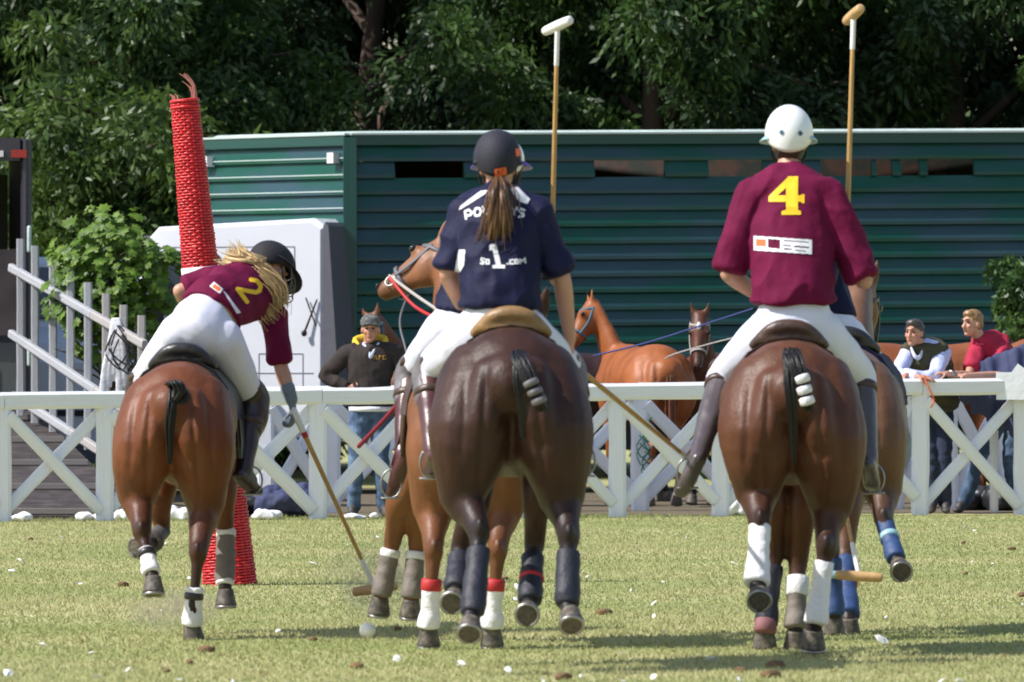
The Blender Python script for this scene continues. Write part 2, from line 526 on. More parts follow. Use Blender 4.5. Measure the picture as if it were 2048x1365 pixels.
# ---- grass blades: real geometry, thinner with distance
def grass():
    rg = np.random.default_rng(3)
    N = 330000
    d = 36.5 + (fd(1024) + 1.2 - 36.5) * rg.random(N) ** 1.15
    x = (rg.random(N) * 2 - 1) * (2.05 + d * .066)
    keep = d < 73.9 + 3.3 * (x * F_PX / d + 1024) / 2048 + .9
    d, x = d[keep], x[keep]; N = len(d)
    p = np.stack([x, d, np.zeros(N)], 1)
    big = noise3(p, .55, 1) * .6 + noise3(p * np.array((1, .5, 1)), 1.7, 2) * .4
    tall = np.clip((d - (73.4 + 3.3 * (x * F_PX / d + 1024) / 2048)) * .8, 0, 1)
    h = (.010 + .013 * rg.random(N)) * (1 + .35 * big) * (1 + 1.3 * tall * rg.random(N))
    wd = .0035 + .0045 * rg.random(N)
    th = rg.random(N) * np.pi
    dx, dy = np.cos(th) * wd, np.sin(th) * wd
    lx, ly = rg.normal(0, .011, N), rg.normal(0, .011, N)
    V = np.empty((N, 3, 3), np.float32)
    V[:, 0] = np.stack([x - dx, d - dy, np.zeros(N) - .002], 1)
    V[:, 1] = np.stack([x + dx, d + dy, np.zeros(N) - .002], 1)
    V[:, 2] = np.stack([x + lx, d + ly, h], 1)
    me = bpy.data.meshes.new('grass')
    me.vertices.add(N * 3); me.vertices.foreach_set('co', V.ravel())
    me.loops.add(N * 3); me.loops.foreach_set('vertex_index', np.arange(N * 3, dtype=np.int32))
    me.polygons.add(N); me.polygons.foreach_set('loop_start', np.arange(0, N * 3, 3, dtype=np.int32))
    me.polygons.foreach_set('loop_total', np.full(N, 3, np.int32))
    me.update(); me.validate()
    a = np.array((.325, .370, .145)); b = np.array((.51, .49, .255)); c = np.array((.28, .20, .10))
    t = np.clip(.45 + big * .75 + rg.normal(0, .17, N), 0, 1)[:, None]
    col = a * (1 - t) + b * t
    dead = (rg.random(N) < .05 + .10 * (noise3(p, 2.6, 5) > .45))[:, None]
    col = np.where(dead, c, col) * (1 + rg.normal(0, .12, N))[:, None]
    fresh = tall[:, None]
    col = col * (1 - .5 * fresh) + np.array((.13, .20, .035)) * .5 * fresh
    set_cols(me, np.repeat(np.clip(col, .01, 1), 3, 0))
    me.materials.append(mat('grass_blade', rough=.8, var=.05, vcol=True, trans=.5, spec=.15))
    o = bpy.data.objects.new('grass', me); COL.objects.link(o)
    tag(o, 'short pale green grass of the playing field', 'grass', kind='stuff')
grass()

# ---- white flecks and torn turf lying on the grass
def flecks():
    rg = random.Random(11)
    B = Blob()
    for i in range(95):
        d = 38 + 34 * rg.random() ** 1.6
        x = (rg.random() * 2 - 1) * d * .064
        s_ = .010 + .022 * rg.random() ** 2.2
        a = rg.random() * 6.3
        m_ = Matrix.Rotation(a, 3, 'Z') @ Matrix.Rotation(rg.uniform(-.9, .9), 3, 'X') @ Matrix.Rotation(rg.uniform(-.7, .7), 3, 'Y')
        B.ball((x, d, .014 + s_ * .3), (s_ * rg.uniform(.7, 1.5), s_ * .8, s_ * .16), m_, nu=6, nv=4)
    o = B.build('petals', mat('white_petal', (.72, .72, .70), .8, .15, 30), disp=lambda c: noise3(c, 70) * .007, flat=True)
    tag(o, 'white flecks of petal and paper strewn over the grass', 'petals', kind='stuff')
    B = Blob()
    for i in range(26):
        d = 38 + 30 * rg.random() ** 1.4
        x = (rg.random() * 2 - 1) * d * .064
        s_ = .015 + .03 * rg.random() ** 2
        B.ball((x, d, .014), (s_ * 1.4, s_, s_ * .6), Matrix.Rotation(rg.random() * 6, 3, 'Z'), nu=7, nv=5)
    o = B.build('divots', mat('torn_turf', (.16, .095, .045), .95, .4, 30, .8, 60), disp=lambda c: noise3(c, 60) * .006)
    tag(o, 'small brown clods of torn turf on the grass', 'divots', kind='stuff')
flecks()

# ================================================================== FENCES
def fence(name, label, cols, dist, ztop, hp, rail_cols, group=None, sgn=1):
    p0 = P(cols[0], 900, dist(cols[0])); p0.z = 0
    T = thing(name, label, 'fence', p0, group)
    pos = []
    for i, px in enumerate(cols):
        q = P(px, 900, dist(px)); pos.append(q)
        h = ztop(px) - .10
        piece('post', WOB[i % 4], M['fence'], (q.x, q.y, -.05), (q.x + .006 * math.sin(i * 3), q.y, h), hp, hp * .8, T)
    for i in range(len(cols) - 1):
        a, b = pos[i], pos[i + 1]
        ha, hb = ztop(cols[i]) - .19, ztop(cols[i + 1]) - .19
        r = .062 + .005 * math.sin(i * 5.1)
        sh = .045 * math.sin(i * 2.7)
        piece('brace', WOB[(i + 1) % 4], M['fence'], (a.x + .05, a.y - .035, ha), (b.x - .04, b.y - .035, .13 + sh), r * .7, r * .9, T, side=(0, 1, 0))
        piece('brace', WOB[(i + 2) % 4], M['fence'], (a.x + .04, a.y + .04, .12), (b.x - .05, b.y + .04, hb), r * .7, r * .9, T, side=(0, 1, 0))
    for i in range(len(rail_cols) - 1):
        c0, c1 = rail_cols[i], rail_cols[i + 1]
        a, b = P(c0, 900, dist(c0)), P(c1, 900, dist(c1))
        za, zb = ztop(c0) - .072, ztop(c1) - .072 + .006 * math.sin(i * 4)
        piece('rail', WOB[i % 4], M['fence'], (a.x + .003, a.y - .02, za), (b.x - .003, b.y - .02, zb), .075, .07, T, side=(0, 0, 1))
    return T
fcols = [-405, -200, 5, 210, 422, 635, 835, 1035, 1235, 1440, 1640, 1840, 2045, 2250, 2455]
fence('rail_fence', 'white painted rail fence with crossed braces along the edge of the turf', fcols, fd,
      lambda px: 1.118 + .118 * px / 2048, .078, [-405, 5, 422, 640, 1035, 1440, 1840, 2250, 2455])
fcols2 = [530, 662, 868, 1074, 1280, 1486, 1692, 1790, 1898, 2012, 2130, 2250]
fence('back_fence', 'second white cross braced fence standing just behind the front rail', fcols2, lambda px: fd(px) + 2.9,
      lambda px: 1.13 + .085 * px / 2048, .085, [530, 868, 1280, 1692, 2012, 2250])

# white pointed board fixed to the fence at the far right end
B = Blob()
pv = [(1993, 745), (2024, 745), (2036, 728), (2060, 745), (2090, 745), (2090, 800), (1993, 800)]
dd = fd(2030) - .13
pts = [P(a, b, dd) for a, b in pv]
n = len(pts)
V = [tuple(p) for p in pts] + [(p.x, p.y + .04, p.z) for p in pts]
B.add(V, [tuple(range(n)), tuple(range(2 * n - 1, n - 1, -1))] + [(i, i + n, (i + 1) % n + n, (i + 1) % n) for i in range(n)])
tag(B.build('notice_board', M['fence'], flat=True), 'small blank white board with a pointed top fixed to fence rail', 'board')

# ================================================================== GREEN LORRY
def lorry():
    A = Vector((-1.67, 88.0, 0)); Bq = Vector((7.2, 90.0, 0)); Cq = Vector((-3.24, 90.0, 0))
    T = thing('horse_lorry', 'long dark green slatted livestock lorry with white cab behind the ponies', 'lorry', (A.x, A.y, 0))
    top, bot = 3.70, .78
    pitch = .172
    def zr(p): return .085 * max(0, p.x - A.x) / 8.87
    nrow = int((top - .12 - bot) / pitch)
    def shed(p0, p1, nrm, gaps):
        ux = (p1 - p0).normalized(); L = (p1 - p0).length
        for r in range(nrow):
            z1 = top - .10 - r * pitch; z0 = z1 - pitch + .003
            segs = gaps.get(r, [(0, L)])
            for (s0, s1) in segs:
                a, b = p0 + ux * s0, p0 + ux * s1
                # shiplap board: bottom edge stands proud so its top ledge catches the light
                q = .004
                V = []
                for e in (a, b):
                    for (o_, z) in ((.012, z1), (.050, z0 + .035), (.050, z0), (-.03, z0), (-.03, z1)):
                        V.append((e.x + nrm.x * o_ - A.x, e.y + nrm.y * o_ - A.y, z + q * math.sin(r * 3.3) + zr(e)))
                Fc = [(0, 1, 6, 5), (1, 2, 7, 6), (2, 3, 8, 7), (3, 4, 9, 8), (4, 0, 5, 9), (4, 3, 2, 1, 0), (5, 6, 7, 8, 9)]
                me = raw_mesh('plank', V, Fc); me.materials.append(M['green_sky_tint'])
                link(bpy.data.objects.new('plank', me), T)
    def ledge_glints(p0, p1, nrm):  # pale strips paint the sun's glint along the front board ledges
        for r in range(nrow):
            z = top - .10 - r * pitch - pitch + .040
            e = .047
            piece('ledge_glint', UNIT, M['alu_and_glint'], (p0.x + nrm.x * e, p0.y + nrm.y * e, z), (p1.x + nrm.x * e, p1.y + nrm.y * e, z), .005, .006, T, side=(0, 0, 1))
    nf = Vector(((Cq - A).y * -1, (Cq - A).x, 0)).normalized()
    if nf.y > 0: nf = -nf
    ns = Vector((Bq - A)).cross(Vector((0, 0, 1))).normalized()
    if ns.y > 0: ns = -ns
    def at(px): return (P(px, 300, 88.6).x - A.x) * 1.02
    L = (Bq - A).length
    slots = [(at(790), at(928)), (at(1190), at(1332)), (at(1420), at(1530)), (at(1648), at(1752)), (at(1762), at(1795)), (at(1812), at(1850)), (at(1866), at(1962))]
    solid, cur = [], 0
    for s0, s1 in slots:
        solid.append((cur, s0)); cur = s1
    solid.append((cur, L))
    shed(A, Bq, ns, {1: solid})
    shed(Cq, A, nf, {})
    ledge_glints(Cq, A, nf)
    # posts at the corners, cap rail, roof and a dark brown inner wall seen through the slots
    for p, nm in ((A, 'corner_post'), (Cq, 'corner_post'), (Bq, 'corner_post')):
        piece(nm, UNIT, M['green_trim'], (p.x, p.y - .02, bot - .1), (p.x, p.y - .02, top - .02), .07, .07, T)
    for a, b in ((A, Bq), (Cq, A)):
        piece('cap_rail', UNIT, M['green_trim'], (a.x, a.y, top - .05 + zr(a)), (b.x, b.y, top - .05 + zr(b)), .055, .075, T, side=(0, 0, 1))
        piece('gutter', UNIT, M['alu_and_glint'], (a.x, a.y - .03, top + .012 + zr(a)), (b.x, b.y - .03, top + .012 + zr(b)), .010, .07, T, side=(0, 0, 1))
    D = Vector((7.2, 92.6, 0)); E = Vector((-3.0, 91.0, 0))
    ring = [A, Bq, D, E, Cq]
    ctr = sum(ring, Vector()) / 5
    V = [(p.x - A.x, p.y - A.y, top + zr(p)) for p in ring] + [((p.x - A.x) * .97 + (ctr.x - A.x) * .03, (p.y - A.y) * .9 + (ctr.y - A.y) * .1, top + .05 + zr(p)) for p in ring]
    Fc = [(5, 6, 7, 8, 9)] + [(i, (i + 1) % 5, (i + 1) % 5 + 5, i + 5) for i in range(5)] + [(4, 3, 2, 1, 0)]
    me = raw_mesh('roof', V, Fc); me.materials.append(M['alu_and_glint']); link(bpy.data.objects.new('roof', me), T)
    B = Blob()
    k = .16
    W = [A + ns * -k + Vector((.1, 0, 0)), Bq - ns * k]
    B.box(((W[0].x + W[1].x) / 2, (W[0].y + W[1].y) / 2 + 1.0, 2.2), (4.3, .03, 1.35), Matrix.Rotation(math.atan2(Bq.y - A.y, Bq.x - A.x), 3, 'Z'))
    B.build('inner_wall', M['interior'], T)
    B = Blob(); cr_ = Matrix.Rotation(math.atan2(Bq.y - A.y, Bq.x - A.x), 3, 'Z'); B.box((2.6, 90.2, .9), (4.4, .85, .06), cr_); B.box((2.6, 90.2, .62), (4.3, .5, .18), cr_)
    B.build('chassis', M['black_plastic'], T, flat=True)
    # marker lamps on the front bulkhead
    for t in (.06, .93):
        c = Cq.lerp(A, t) + nf * .075
        B = Blob(); B.box((c.x, c.y, 3.47), (.055, .05, .055), Matrix.Rotation(math.atan2((A - Cq).y, (A - Cq).x), 3, 'Z'))
        B.build('marker_lamp', M['lamp_white'], T, flat=True)
    # wheels
    for x in (-.5, 4.2, 5.3):
        wheel(T, (x, 88.95 + .22 * x, .5), .5, .14)
    # ---- white cab, seen from its side and turned a little to the front
    # cab local: u runs from the cab's rear (right) to its nose (left)
    r0 = Vector((-1.93, 87.55, 0)); u = Vector((-.93, .37, 0)).normalized(); v = Vector((.37, .93, 0)).normalized()
    prof = [(0, .55), (2.0, .55), (2.1, .75), (2.12, 1.45), (2.02, 1.75), (1.72, 2.62), (1.60, 2.76), (.10, 2.84), (.0, 2.76)]
    def q(s_, z, t):
        s_ = s_ * 1.17
        return (r0.x + u.x * s_ + v.x * t, r0.y + u.y * s_ + v.y * t, z)
    B = Blob()
    V, n = [], len(prof)
    for t, ins in ((0, .06), (.06, 0), (1.44, 0), (1.5, .06)):
        cx, cz = 1.0, 1.7
        V += [q(cx + (s_ - cx) * (1 - ins * .6), cz + (z - cz) * (1 - ins * .6), t) for s_, z in prof]
    Fc = [tuple(range(n - 1, -1, -1)), tuple(3 * n + i for i in range(n))]
    for k_ in range(3):
        Fc += [(k_ * n + i, k_ * n + (i + 1) % n, (k_ + 1) * n + (i + 1) % n, (k_ + 1) * n + i) for i in range(n)]
    B.add(V, Fc)
    B.build('cab', M['cab_white'], T, flat=True)
    def panel(name, pts2, m, t=-.012, th=.02):
        B = Blob(); n = len(pts2)
        V = [q(a, b, t) for a, b in pts2] + [q(a, b, t + th) for a, b in pts2]
        B.add(V, [tuple(range(n)), tuple(range(2 * n - 1, n - 1, -1))] + [(i, i + n, (i + 1) % n + n, (i + 1) % n) for i in range(n)])
        return B.build(name, m, T, flat=True)
    def rrect(a0, b0, a1, b1, r=.06):
        o = []
        for cx, cy, st in ((a1 - r, b1 - r, 0), (a0 + r, b1 - r, 90), (a0 + r, b0 + r, 180), (a1 - r, b0 + r, 270)):
            for k_ in range(4):
                an = math.radians(st + k_ * 30); o.append((cx + r * math.cos(an), cy + r * math.sin(an)))
        return o
    panel('side_window', [(.98, 1.86), (1.72, 1.86), (1.50, 2.46), (1.40, 2.5), (1.04, 2.5), (.98, 2.44)], M['glass'], -.010)
    panel('rear_window', rrect(.32, 2.28, .80, 2.5), M['cab_white'], -.016)
    def seam(a, b):
        piece('panel_seam', UNIT, M['seam'], q(*a, .0), q(*b, .0), .005, .0045, T, side=v)
    for a, b in (((.85, .75), (.85, 2.55)), ((.85, 2.55), (1.55, 2.55)), ((1.92, .8), (1.92, 1.72)), ((.10, 1.25), (1.92, 1.25)),
                 ((.20, 1.05), (.62, 1.05)), ((.20, 1.05), (.20, 1.45)), ((.62, 1.05), (.62, 1.45)), ((.20, 1.45), (.62, 1.45)),
                 ((.28, 2.25), (.82, 2.25)), ((.28, 2.25), (.28, 2.55)), ((.28, 2.55), (.82, 2.55))):
        seam(a, b)
    panel('door_handle', rrect(.90, 1.52, 1.10, 1.58, .02), M['black_plastic'], -.03, .03)
    panel('air_deflector', [(-.16, .9), (0, .9), (0, 2.76), (-.02, 2.8), (-.05, 2.76)], M['grey_plastic'], -.02, .9)
    B = Blob(); B.tube([q(.16, 2.02, -.03), q(.06, 1.74, -.05)], [.008, .008], n=6); B.ball(q(.17, 1.66, -.05), (.03, .02, .035))
    B.tube([q(.06, 2.0, -.02), q(.17, 1.66, -.05)], [.009, .012], n=6)
    B.build('grab_rail', M['black_plastic'], T)
    for tt in (-.25,):
        B = Blob(); B.tube([q(1.78, 2.3, 0), q(1.82, 2.32, tt)], [.025, .02], n=8)
        B.tube([q(1.82, 2.36, tt), q(1.82, 1.95, tt)], [(.13, .06), (.13, .06)], n=10, ref=u)
        B.build('wing_mirror', M['black_plastic'], T)
    # windscreen on the raked nose
    B = Blob()
    V = [q(2.03, 1.78, .15), q(2.03, 1.78, 1.38), q(1.74, 2.60, 1.30), q(1.74, 2.60, .25)]
    n_ = [(-.02, 0, .006)] * 4
    V2 = [(a[0] + u.x * .012, a[1] + u.y * .012, a[2] + .006) for a in V]
    B.add(V + V2, [(0, 3, 2, 1), (4, 5, 6, 7), (0, 1, 5, 4), (1, 2, 6, 5), (2, 3, 7, 6), (3, 0, 4, 7)])
    B.build('windscreen', M['glass'], T, flat=True)
    B = Blob(); B.box(q(2.16, .72, .75), (.10, .75, .17), Matrix((u, v, (0, 0, 1))).transposed()); B.build('bumper', M['grey_plastic'], T, flat=True)
    for tt in (.25, 1.25):
        B = Blob(); B.box(q(2.13, 1.05, tt), (.03, .16, .10), Matrix((u, v, (0, 0, 1))).transposed()); B.build('headlight', M['lamp_white'], T, flat=True)
    wheel(T, q(1.25, .47, .12), .47, .14)
    # roof flashes / visor line
    piece('sun_visor', UNIT, M['grey_plastic'], q(1.74, 2.66, .1), q(1.74, 2.66, 1.4), .012, .10, T, side=(0, 0, 1))

def wheel(T, c, r, hw, name='wheel'):
    B = Blob()
    V, Fc = [], []
    prof = [(.55, -1), (.92, -1), (1, -.8), (1, .8), (.92, 1), (.55, 1)]
    n = 24
    for k in range(n):
        a = 2 * math.pi * k / n
        V += [(c[0] + math.cos(a) * r * p, c[1] + hw * t, c[2] + math.sin(a) * r * p) for p, t in prof]
    m_ = len(prof)
    for k in range(n):
        k2 = (k + 1) % n
        Fc += [(k * m_ + j, k * m_ + (j + 1) % m_, k2 * m_ + (j + 1) % m_, k2 * m_ + j) for j in range(m_)]
    B.add(V, Fc)
    o = B.build(name, M['rubber'], T)
    B = Blob(); B.tube([(c[0], c[1] - hw * .55, c[2]), (c[0], c[1] + hw * .55, c[2])], [r * .56, r * .56], n=20, ref=(1, 0, 0), cap=.25)
    B.build('rim', M['alu_and_glint'], o)
lorry()

# ================================================================== DARK LORRY WITH RAMP (left edge)
def dark_lorry():
    d0 = 82.6
    R = P(63, 400, d0).x
    ztop = P(63, 276, d0).z
    T = thing('dark_horsebox', 'dark plum grey horsebox with its rear doorway open above a ramp', 'lorry', (R, d0, 0))
    zin0, zin1 = .92, P(40, 322, d0).z
    Lx = R - 2.55
    B = Blob()
    th = .20
    for (x0, x1, z0, z1) in ((R - th * .55, R, .45, ztop), (Lx, Lx + th, .45, ztop), (Lx + th, R - th * .55, zin1, ztop)):
        B.tube([((x0 + x1) / 2, d0 + .07, z0), ((x0 + x1) / 2, d0 + .07, z1 - .02)], [((x1 - x0) / 2, .07)] * 2, n=12, sub=1, ref=(1, 0, 0), cap=.15) if z1 - z0 > 1 else B.box(((x0 + x1) / 2, d0 + .07, (z0 + z1) / 2), ((x1 - x0) / 2, .068, (z1 - z0) / 2))
    B.build('door_frame', M['dark_lorry'], T, flat=True)
    yaw = Matrix.Rotation(.085, 3, 'Z')
    for nm, c, h in (('side_wall', (-.03, 2.9, (ztop + .45) / 2), (.03, 2.75, (ztop - .5) / 2)), ('side_wall', (Lx - R + .03, 2.9, (ztop + .45) / 2), (.03, 2.75, (ztop - .5) / 2)),
                     ('roof', ((Lx - R) / 2, 2.9, ztop - .035), (1.22, 2.75, .03)), ('deck', ((Lx - R) / 2, 2.9, .86), (1.22, 2.75, .05)),
                     ('bulkhead', ((Lx - R) / 2, 5.6, 2.1), (1.2, .03, 1.2))):
        c = yaw @ Vector(c) + Vector((R - .01, d0, 0))
        B = Blob(); B.box(c, h, yaw); B.build(nm, M['dark_lorry'], T, flat=True)
    # inner partition: pale padding above, dark below
    B = Blob(); B.box((R - .75, d0 + .62, 2.05), (.60, .02, .42)); B.build('padded_partition', mat('worn_partition', (.16, .12, .115), .7, .3, 3), T, flat=True)
    B = Blob(); B.box((R - .12, d0 - .015, P(30, 308, d0).z), (.075, .02, .038)); B.build('tail_lamp', M['lamp_red'], T, flat=True)
    B = Blob(); B.box((R - .30, d0 - .015, P(30, 308, d0).z), (.03, .02, .03)); B.build('marker_lamp', M['lamp_white'], T, flat=True)
    for z in (1.35, 2.45):
        B = Blob(); B.tube([(R - .02, d0 - .03, z), (R - .02, d0 - .03, z + .22)], [.022, .022], n=8); B.build('hinge', M['alu_and_glint'], T)
    wheel(T, (R - .55, d0 + 3.6, .45), .45, .12)
    # ramp: boards from the deck down to the ground toward the field
    a = Vector((0, d0 - .02, .90)); b = Vector((0, fd(100) + 1.05, .03))
    x0, x1 = Lx + .1, P(300, 900, 76).x
    x1t = R + .05
    nb = 9
    for i in range(nb):
        p, q = a.lerp(b, i / nb), a.lerp(b, (i + .985) / nb)
        xe0 = x1t + (x1 - x1t) * i / nb; xe1 = x1t + (x1 - x1t) * (i + .985) / nb
        V = [(x0, p.y, p.z), (xe0, p.y, p.z), (xe1, q.y, q.z), (x0, q.y, q.z)]
        B = Blob(); B.add(V + [(x, y, z - .05) for x, y, z in V], [(0, 3, 2, 1), (4, 5, 6, 7), (0, 1, 5, 4), (1, 2, 6, 5), (2, 3, 7, 6), (3, 0, 4, 7)])
        B.build('ramp_board', M['ramp'], T, flat=True)
        if i % 2 == 0:
            c = a.lerp(b, (i + .9) / nb)
            piece('cleat', UNIT, M['ramp_edge'], (x0 + .05, c.y, c.z + .03), (x1t + (x1 - x1t) * (i + .9) / nb - .05, c.y, c.z + .03), .025, .025, T, side=(0, 0, 1))
    B = Blob(); V = [(x0, a.y, .8), (x1t, a.y, .8), (x1 - .1, b.y, .0), (x0, b.y, .0)]
    B.add(V + [(x, y, 0) for x, y, z in V[:2]], [(0, 3, 2, 1), (0, 1, 5, 4), (0, 4, 3), (1, 2, 5)])
    B.build('ramp_skirt', M['ramp'], T, flat=True)
    # side gate of the ramp
    G = thing('ramp_gate', 'picket side gate, its upper end tinted grey for shade, sloping down beside the horsebox ramp', 'gate', P(40, 900, 81.8) * 1.0)
    dg = lambda px: 81.9 - (px - 30) / 270 * 3.4
    pk = [(41, 478), (70, 492), (106, 518), (141, 543), (176, 565), (212, 587), (247, 610), (283, 631)]
    for i, (px, py) in enumerate(pk):
        t_ = P(px, py, dg(px)); z0 = max(.06, P(px, 800 + (px - 40) * .5, dg(px)).z - .15)
        piece('picket', WOB[i % 4], M['gate_cream'] if px > 205 else M['gate_shaded'], (t_.x, t_.y, z0 + .0), tuple(t_), .038, .02, G)
    for (xa, ya, xb, yb) in ((22, 536, 290, 690), (22, 668, 302, 855), (28, 792, 215, 912)):
        A_, B_ = P(xa, ya, dg(xa) - .06), P(xb, yb, dg(xb) - .06)
        piece('gate_rail', WOB[1], M['gate_shaded'], A_, A_.lerp(B_, .62), .040, .03, G, side=(0, 0, 1))  # upper length takes the shade-grey copy, the rest stays cream
        piece('gate_rail', WOB[2], M['gate_cream'], A_.lerp(B_, .622), B_, .041, .03, G, side=(0, 0, 1))
        for k in range(7):
            c = A_.lerp(B_, (k + .3) / 7)
            B = Blob(); B.tube([(c.x, c.y - .032, c.z), (c.x, c.y - .038, c.z)], [.010, .010], n=8); B.build('bolt', M['black_plastic'], G)
    # things hung on the gate
    B = Blob()
    p = P(232, 640, 79.15)
    for k in range(5):
        dx = (k - 2) * .020
        B.tube([p + Vector((dx * .6, 0, .01)), p + Vector((dx * 1.4, -.03, -.20)), p + Vector((dx * 2.2 - .015, -.02, -.45)), p + Vector((dx * 2.6 - .02, .0, -.68 + .06 * (k % 3)))], [(.022, .012), (.026, .014), (.032, .016), (.04, .012)], n=8)
    tag(B.build('towel', M['towel'], voxel=.008, sm=5), 'long crumpled white cloth hanging over the ramp gate', 'cloth')
    B = Blob(); rg = random.Random(4)
    for k in range(7):
        c = P(rg.uniform(225, 285), rg.uniform(648, 685), 79.0 - .02 * k)
        B.tube([c, c + Vector((.08 + .05 * rg.random(), -.02, -.16)), c + Vector((rg.uniform(-.02, .1), 0, -.36)), c + Vector((-.08, .01, -.22)), c + Vector((-.03, .01, -.04))], [.008] * 5, n=6)
    tag(B.build('hanging_bridle', M['leather_dark']), 'tangle of black bridle straps slung on the ramp gate', 'bridle')
dark_lorry()

# ---- white van behind the gate
def van():
    d0 = 85.0
    x0, x1 = P(-60, 800, d0).x, P(285, 800, d0).x
    T = thing('white_van', 'white van nosed in behind the ramp gate and sycamore', 'van', ((x0 + x1) / 2, d0, 0))
    cx = (x0 + x1) / 2; hw = (x1 - x0) / 2
    prof = [(0, .38), (0, 1.36), (.12, 1.56), (.55, 1.72), (1.1, 2.36), (1.35, 2.43), (4.6, 2.43), (4.75, .38)]
    V = []; n = len(prof)
    for t, ins in ((-1, .05), (-.94, 0), (.94, 0), (1, .05)):
        V += [(cx + hw * t, d0 + 1.8 + (y - 1.8) * (1 - ins), 1.4 + (z - 1.4) * (1 - ins)) for y, z in prof]
    Fc = [tuple(range(n)), tuple(3 * n + i for i in range(n - 1, -1, -1))]
    for k in range(3): Fc += [(k * n + i, (k + 1) * n + i, (k + 1) * n + (i + 1) % n, k * n + (i + 1) % n) for i in range(n)]
    B = Blob(); B.add(V, Fc); B.build('body', M['cab_white'], T, flat=True)
    def bx(name, c, h, m):
        B = Blob(); B.box(c, h); B.build(name, m, T, flat=True)
    for z in (.86, 1.02): bx('grille_slot', (cx, d0 - .005, z), (hw * .72, .01, .03), M['black_plastic'])
    bx('bumper', (cx, d0 - .04, .46), (hw * .97, .05, .10), M['grey_plastic'])
    bx('number_plate', (P(122, 780, d0).x, d0 - .03, .64), (.24, .012, .05), M['lamp_white'])
    for s_ in (-1, 1): bx('headlight', (cx + s_ * hw * .80, d0 - .01, 1.18), (.13, .03, .10), M['lamp_white'])
    B = Blob()
    V = [(cx - hw * .85, d0 + .60, 1.80), (cx + hw * .85, d0 + .60, 1.80), (cx + hw * .78, d0 + 1.04, 2.31), (cx - hw * .78, d0 + 1.04, 2.31)]
    B.add(V + [(a, b - .012, c + .012) for a, b, c in V], [(0, 1, 2, 3), (7, 6, 5, 4), (0, 4, 5, 1), (1, 5, 6, 2), (2, 6, 7, 3), (3, 7, 4, 0)])
    B.build('windscreen', M['glass'], T, flat=True)
    for s_ in (-1, 1):
        B = Blob(); B.box((cx + s_ * (hw + .09), d0 + .85, 1.85), (.09, .05, .12)); B.build('wing_mirror', M['black_plastic'], T, flat=True)
        wheel(T, (cx + s_ * (hw - .1), d0 + .8, .33), .33, .1)
    wheel(T, (cx + hw - .1, d0 + 3.8, .33), .33, .1)
van()

# ================================================================== TREES
def leaf_cloud(name, clumps, per, ll, lw, droop, seed, m, flat=.35):
    """many leaf-sized diamonds spread through clumps: [(centre, radii)]"""
    rg = np.random.default_rng(seed)
    allc, alln = [], []
    for c, r in clumps:
        k = int(per)
        u = rg.normal(size=(k, 3)); u /= np.linalg.norm(u, axis=1)[:, None]
        rad = rg.random(k) ** .42
        p = np.array(c) + u * rad[:, None] * np.array(r)
        p[:, 2] -= droop * (rad ** 2) * r[2] * rg.random(k)
        allc.append(p)
        alln.append(u)
    C = np.vstack(allc); U = np.vstack(alln); N = len(C)
    D = U * .8 + rg.normal(size=(N, 3)) * .55; D[:, 2] -= droop * .9
    D /= np.linalg.norm(D, axis=1)[:, None]
    R = rg.normal(size=(N, 3)); R[:, 2] *= flat
    S = np.cross(D, R); S = np.cross(D, np.cross(S, D)) if False else np.cross(D, R); S /= np.linalg.norm(S, axis=1)[:, None] + 1e-9
    s_ = (.6 + .8 * rg.random(N))[:, None]
    V = np.empty((N, 4, 3), np.float32)
    V[:, 0] = C - D * ll * s_ * .5
    V[:, 1] = C + S * lw * s_ * .5
    V[:, 2] = C + D * ll * s_ * .5
    V[:, 3] = C - S * lw * s_ * .5
    me = bpy.data.meshes.new(name)
    me.vertices.add(N * 4); me.vertices.foreach_set('co', V.ravel())
    me.loops.add(N * 4); me.loops.foreach_set('vertex_index', np.arange(N * 4, dtype=np.int32))
    me.polygons.add(N); me.polygons.foreach_set('loop_start', np.arange(0, N * 4, 4, dtype=np.int32))
    me.polygons.foreach_set('loop_total', np.full(N, 4, np.int32))
    me.update(); me.validate()
    me.materials.append(m)
    return me

def tree_parts(seed, H, Wd, m, low=.06):
    rg = random.Random(seed)
    B = Blob()
    tr = [(0, 0, -.1), (rg.uniform(-.1, .1), 0, H * .15), (rg.uniform(-.3, .3), .1, H * .4), (rg.uniform(-.4, .4), .1, H * .7)]
    B.tube(tr, [.26, .2, .14, .05], n=10)
    clumps = []
    nlimb = 26 if H > 6 else 18
    for i in range(nlimb):
        t = .10 + .88 * i / nlimb
        z = H * t
        ang = i * 2.399 + rg.uniform(-.4, .4)
        prof = (1 - (max(0, t - .35) / .72) ** 2) ** .5 if t > .35 else .75 + .25 * (t / .35)
        rr = Wd * prof * rg.uniform(.72, 1.08)
        base = np.array((0, 0, max(H * .1, z - rr * .55)))
        end = np.array((math.cos(ang) * rr, math.sin(ang) * rr, z + rg.uniform(-.2, .3)))
        mid = (base + end) / 2 + np.array((0, 0, .25 * rr * .5))
        B.tube([base, mid, end], [.07, .045, .012], n=6, sub=4)
        for f in (.45, .62, .8, .95, 1.05):
            c = base * (1 - f) + end * f + np.array((rg.gauss(0, .25), rg.gauss(0, .25), rg.gauss(0, .28)))
            s_ = rg.uniform(.42, .85)
            clumps.append((c, (s_, s_, s_ * rg.uniform(.5, .8))))
    return B, clumps

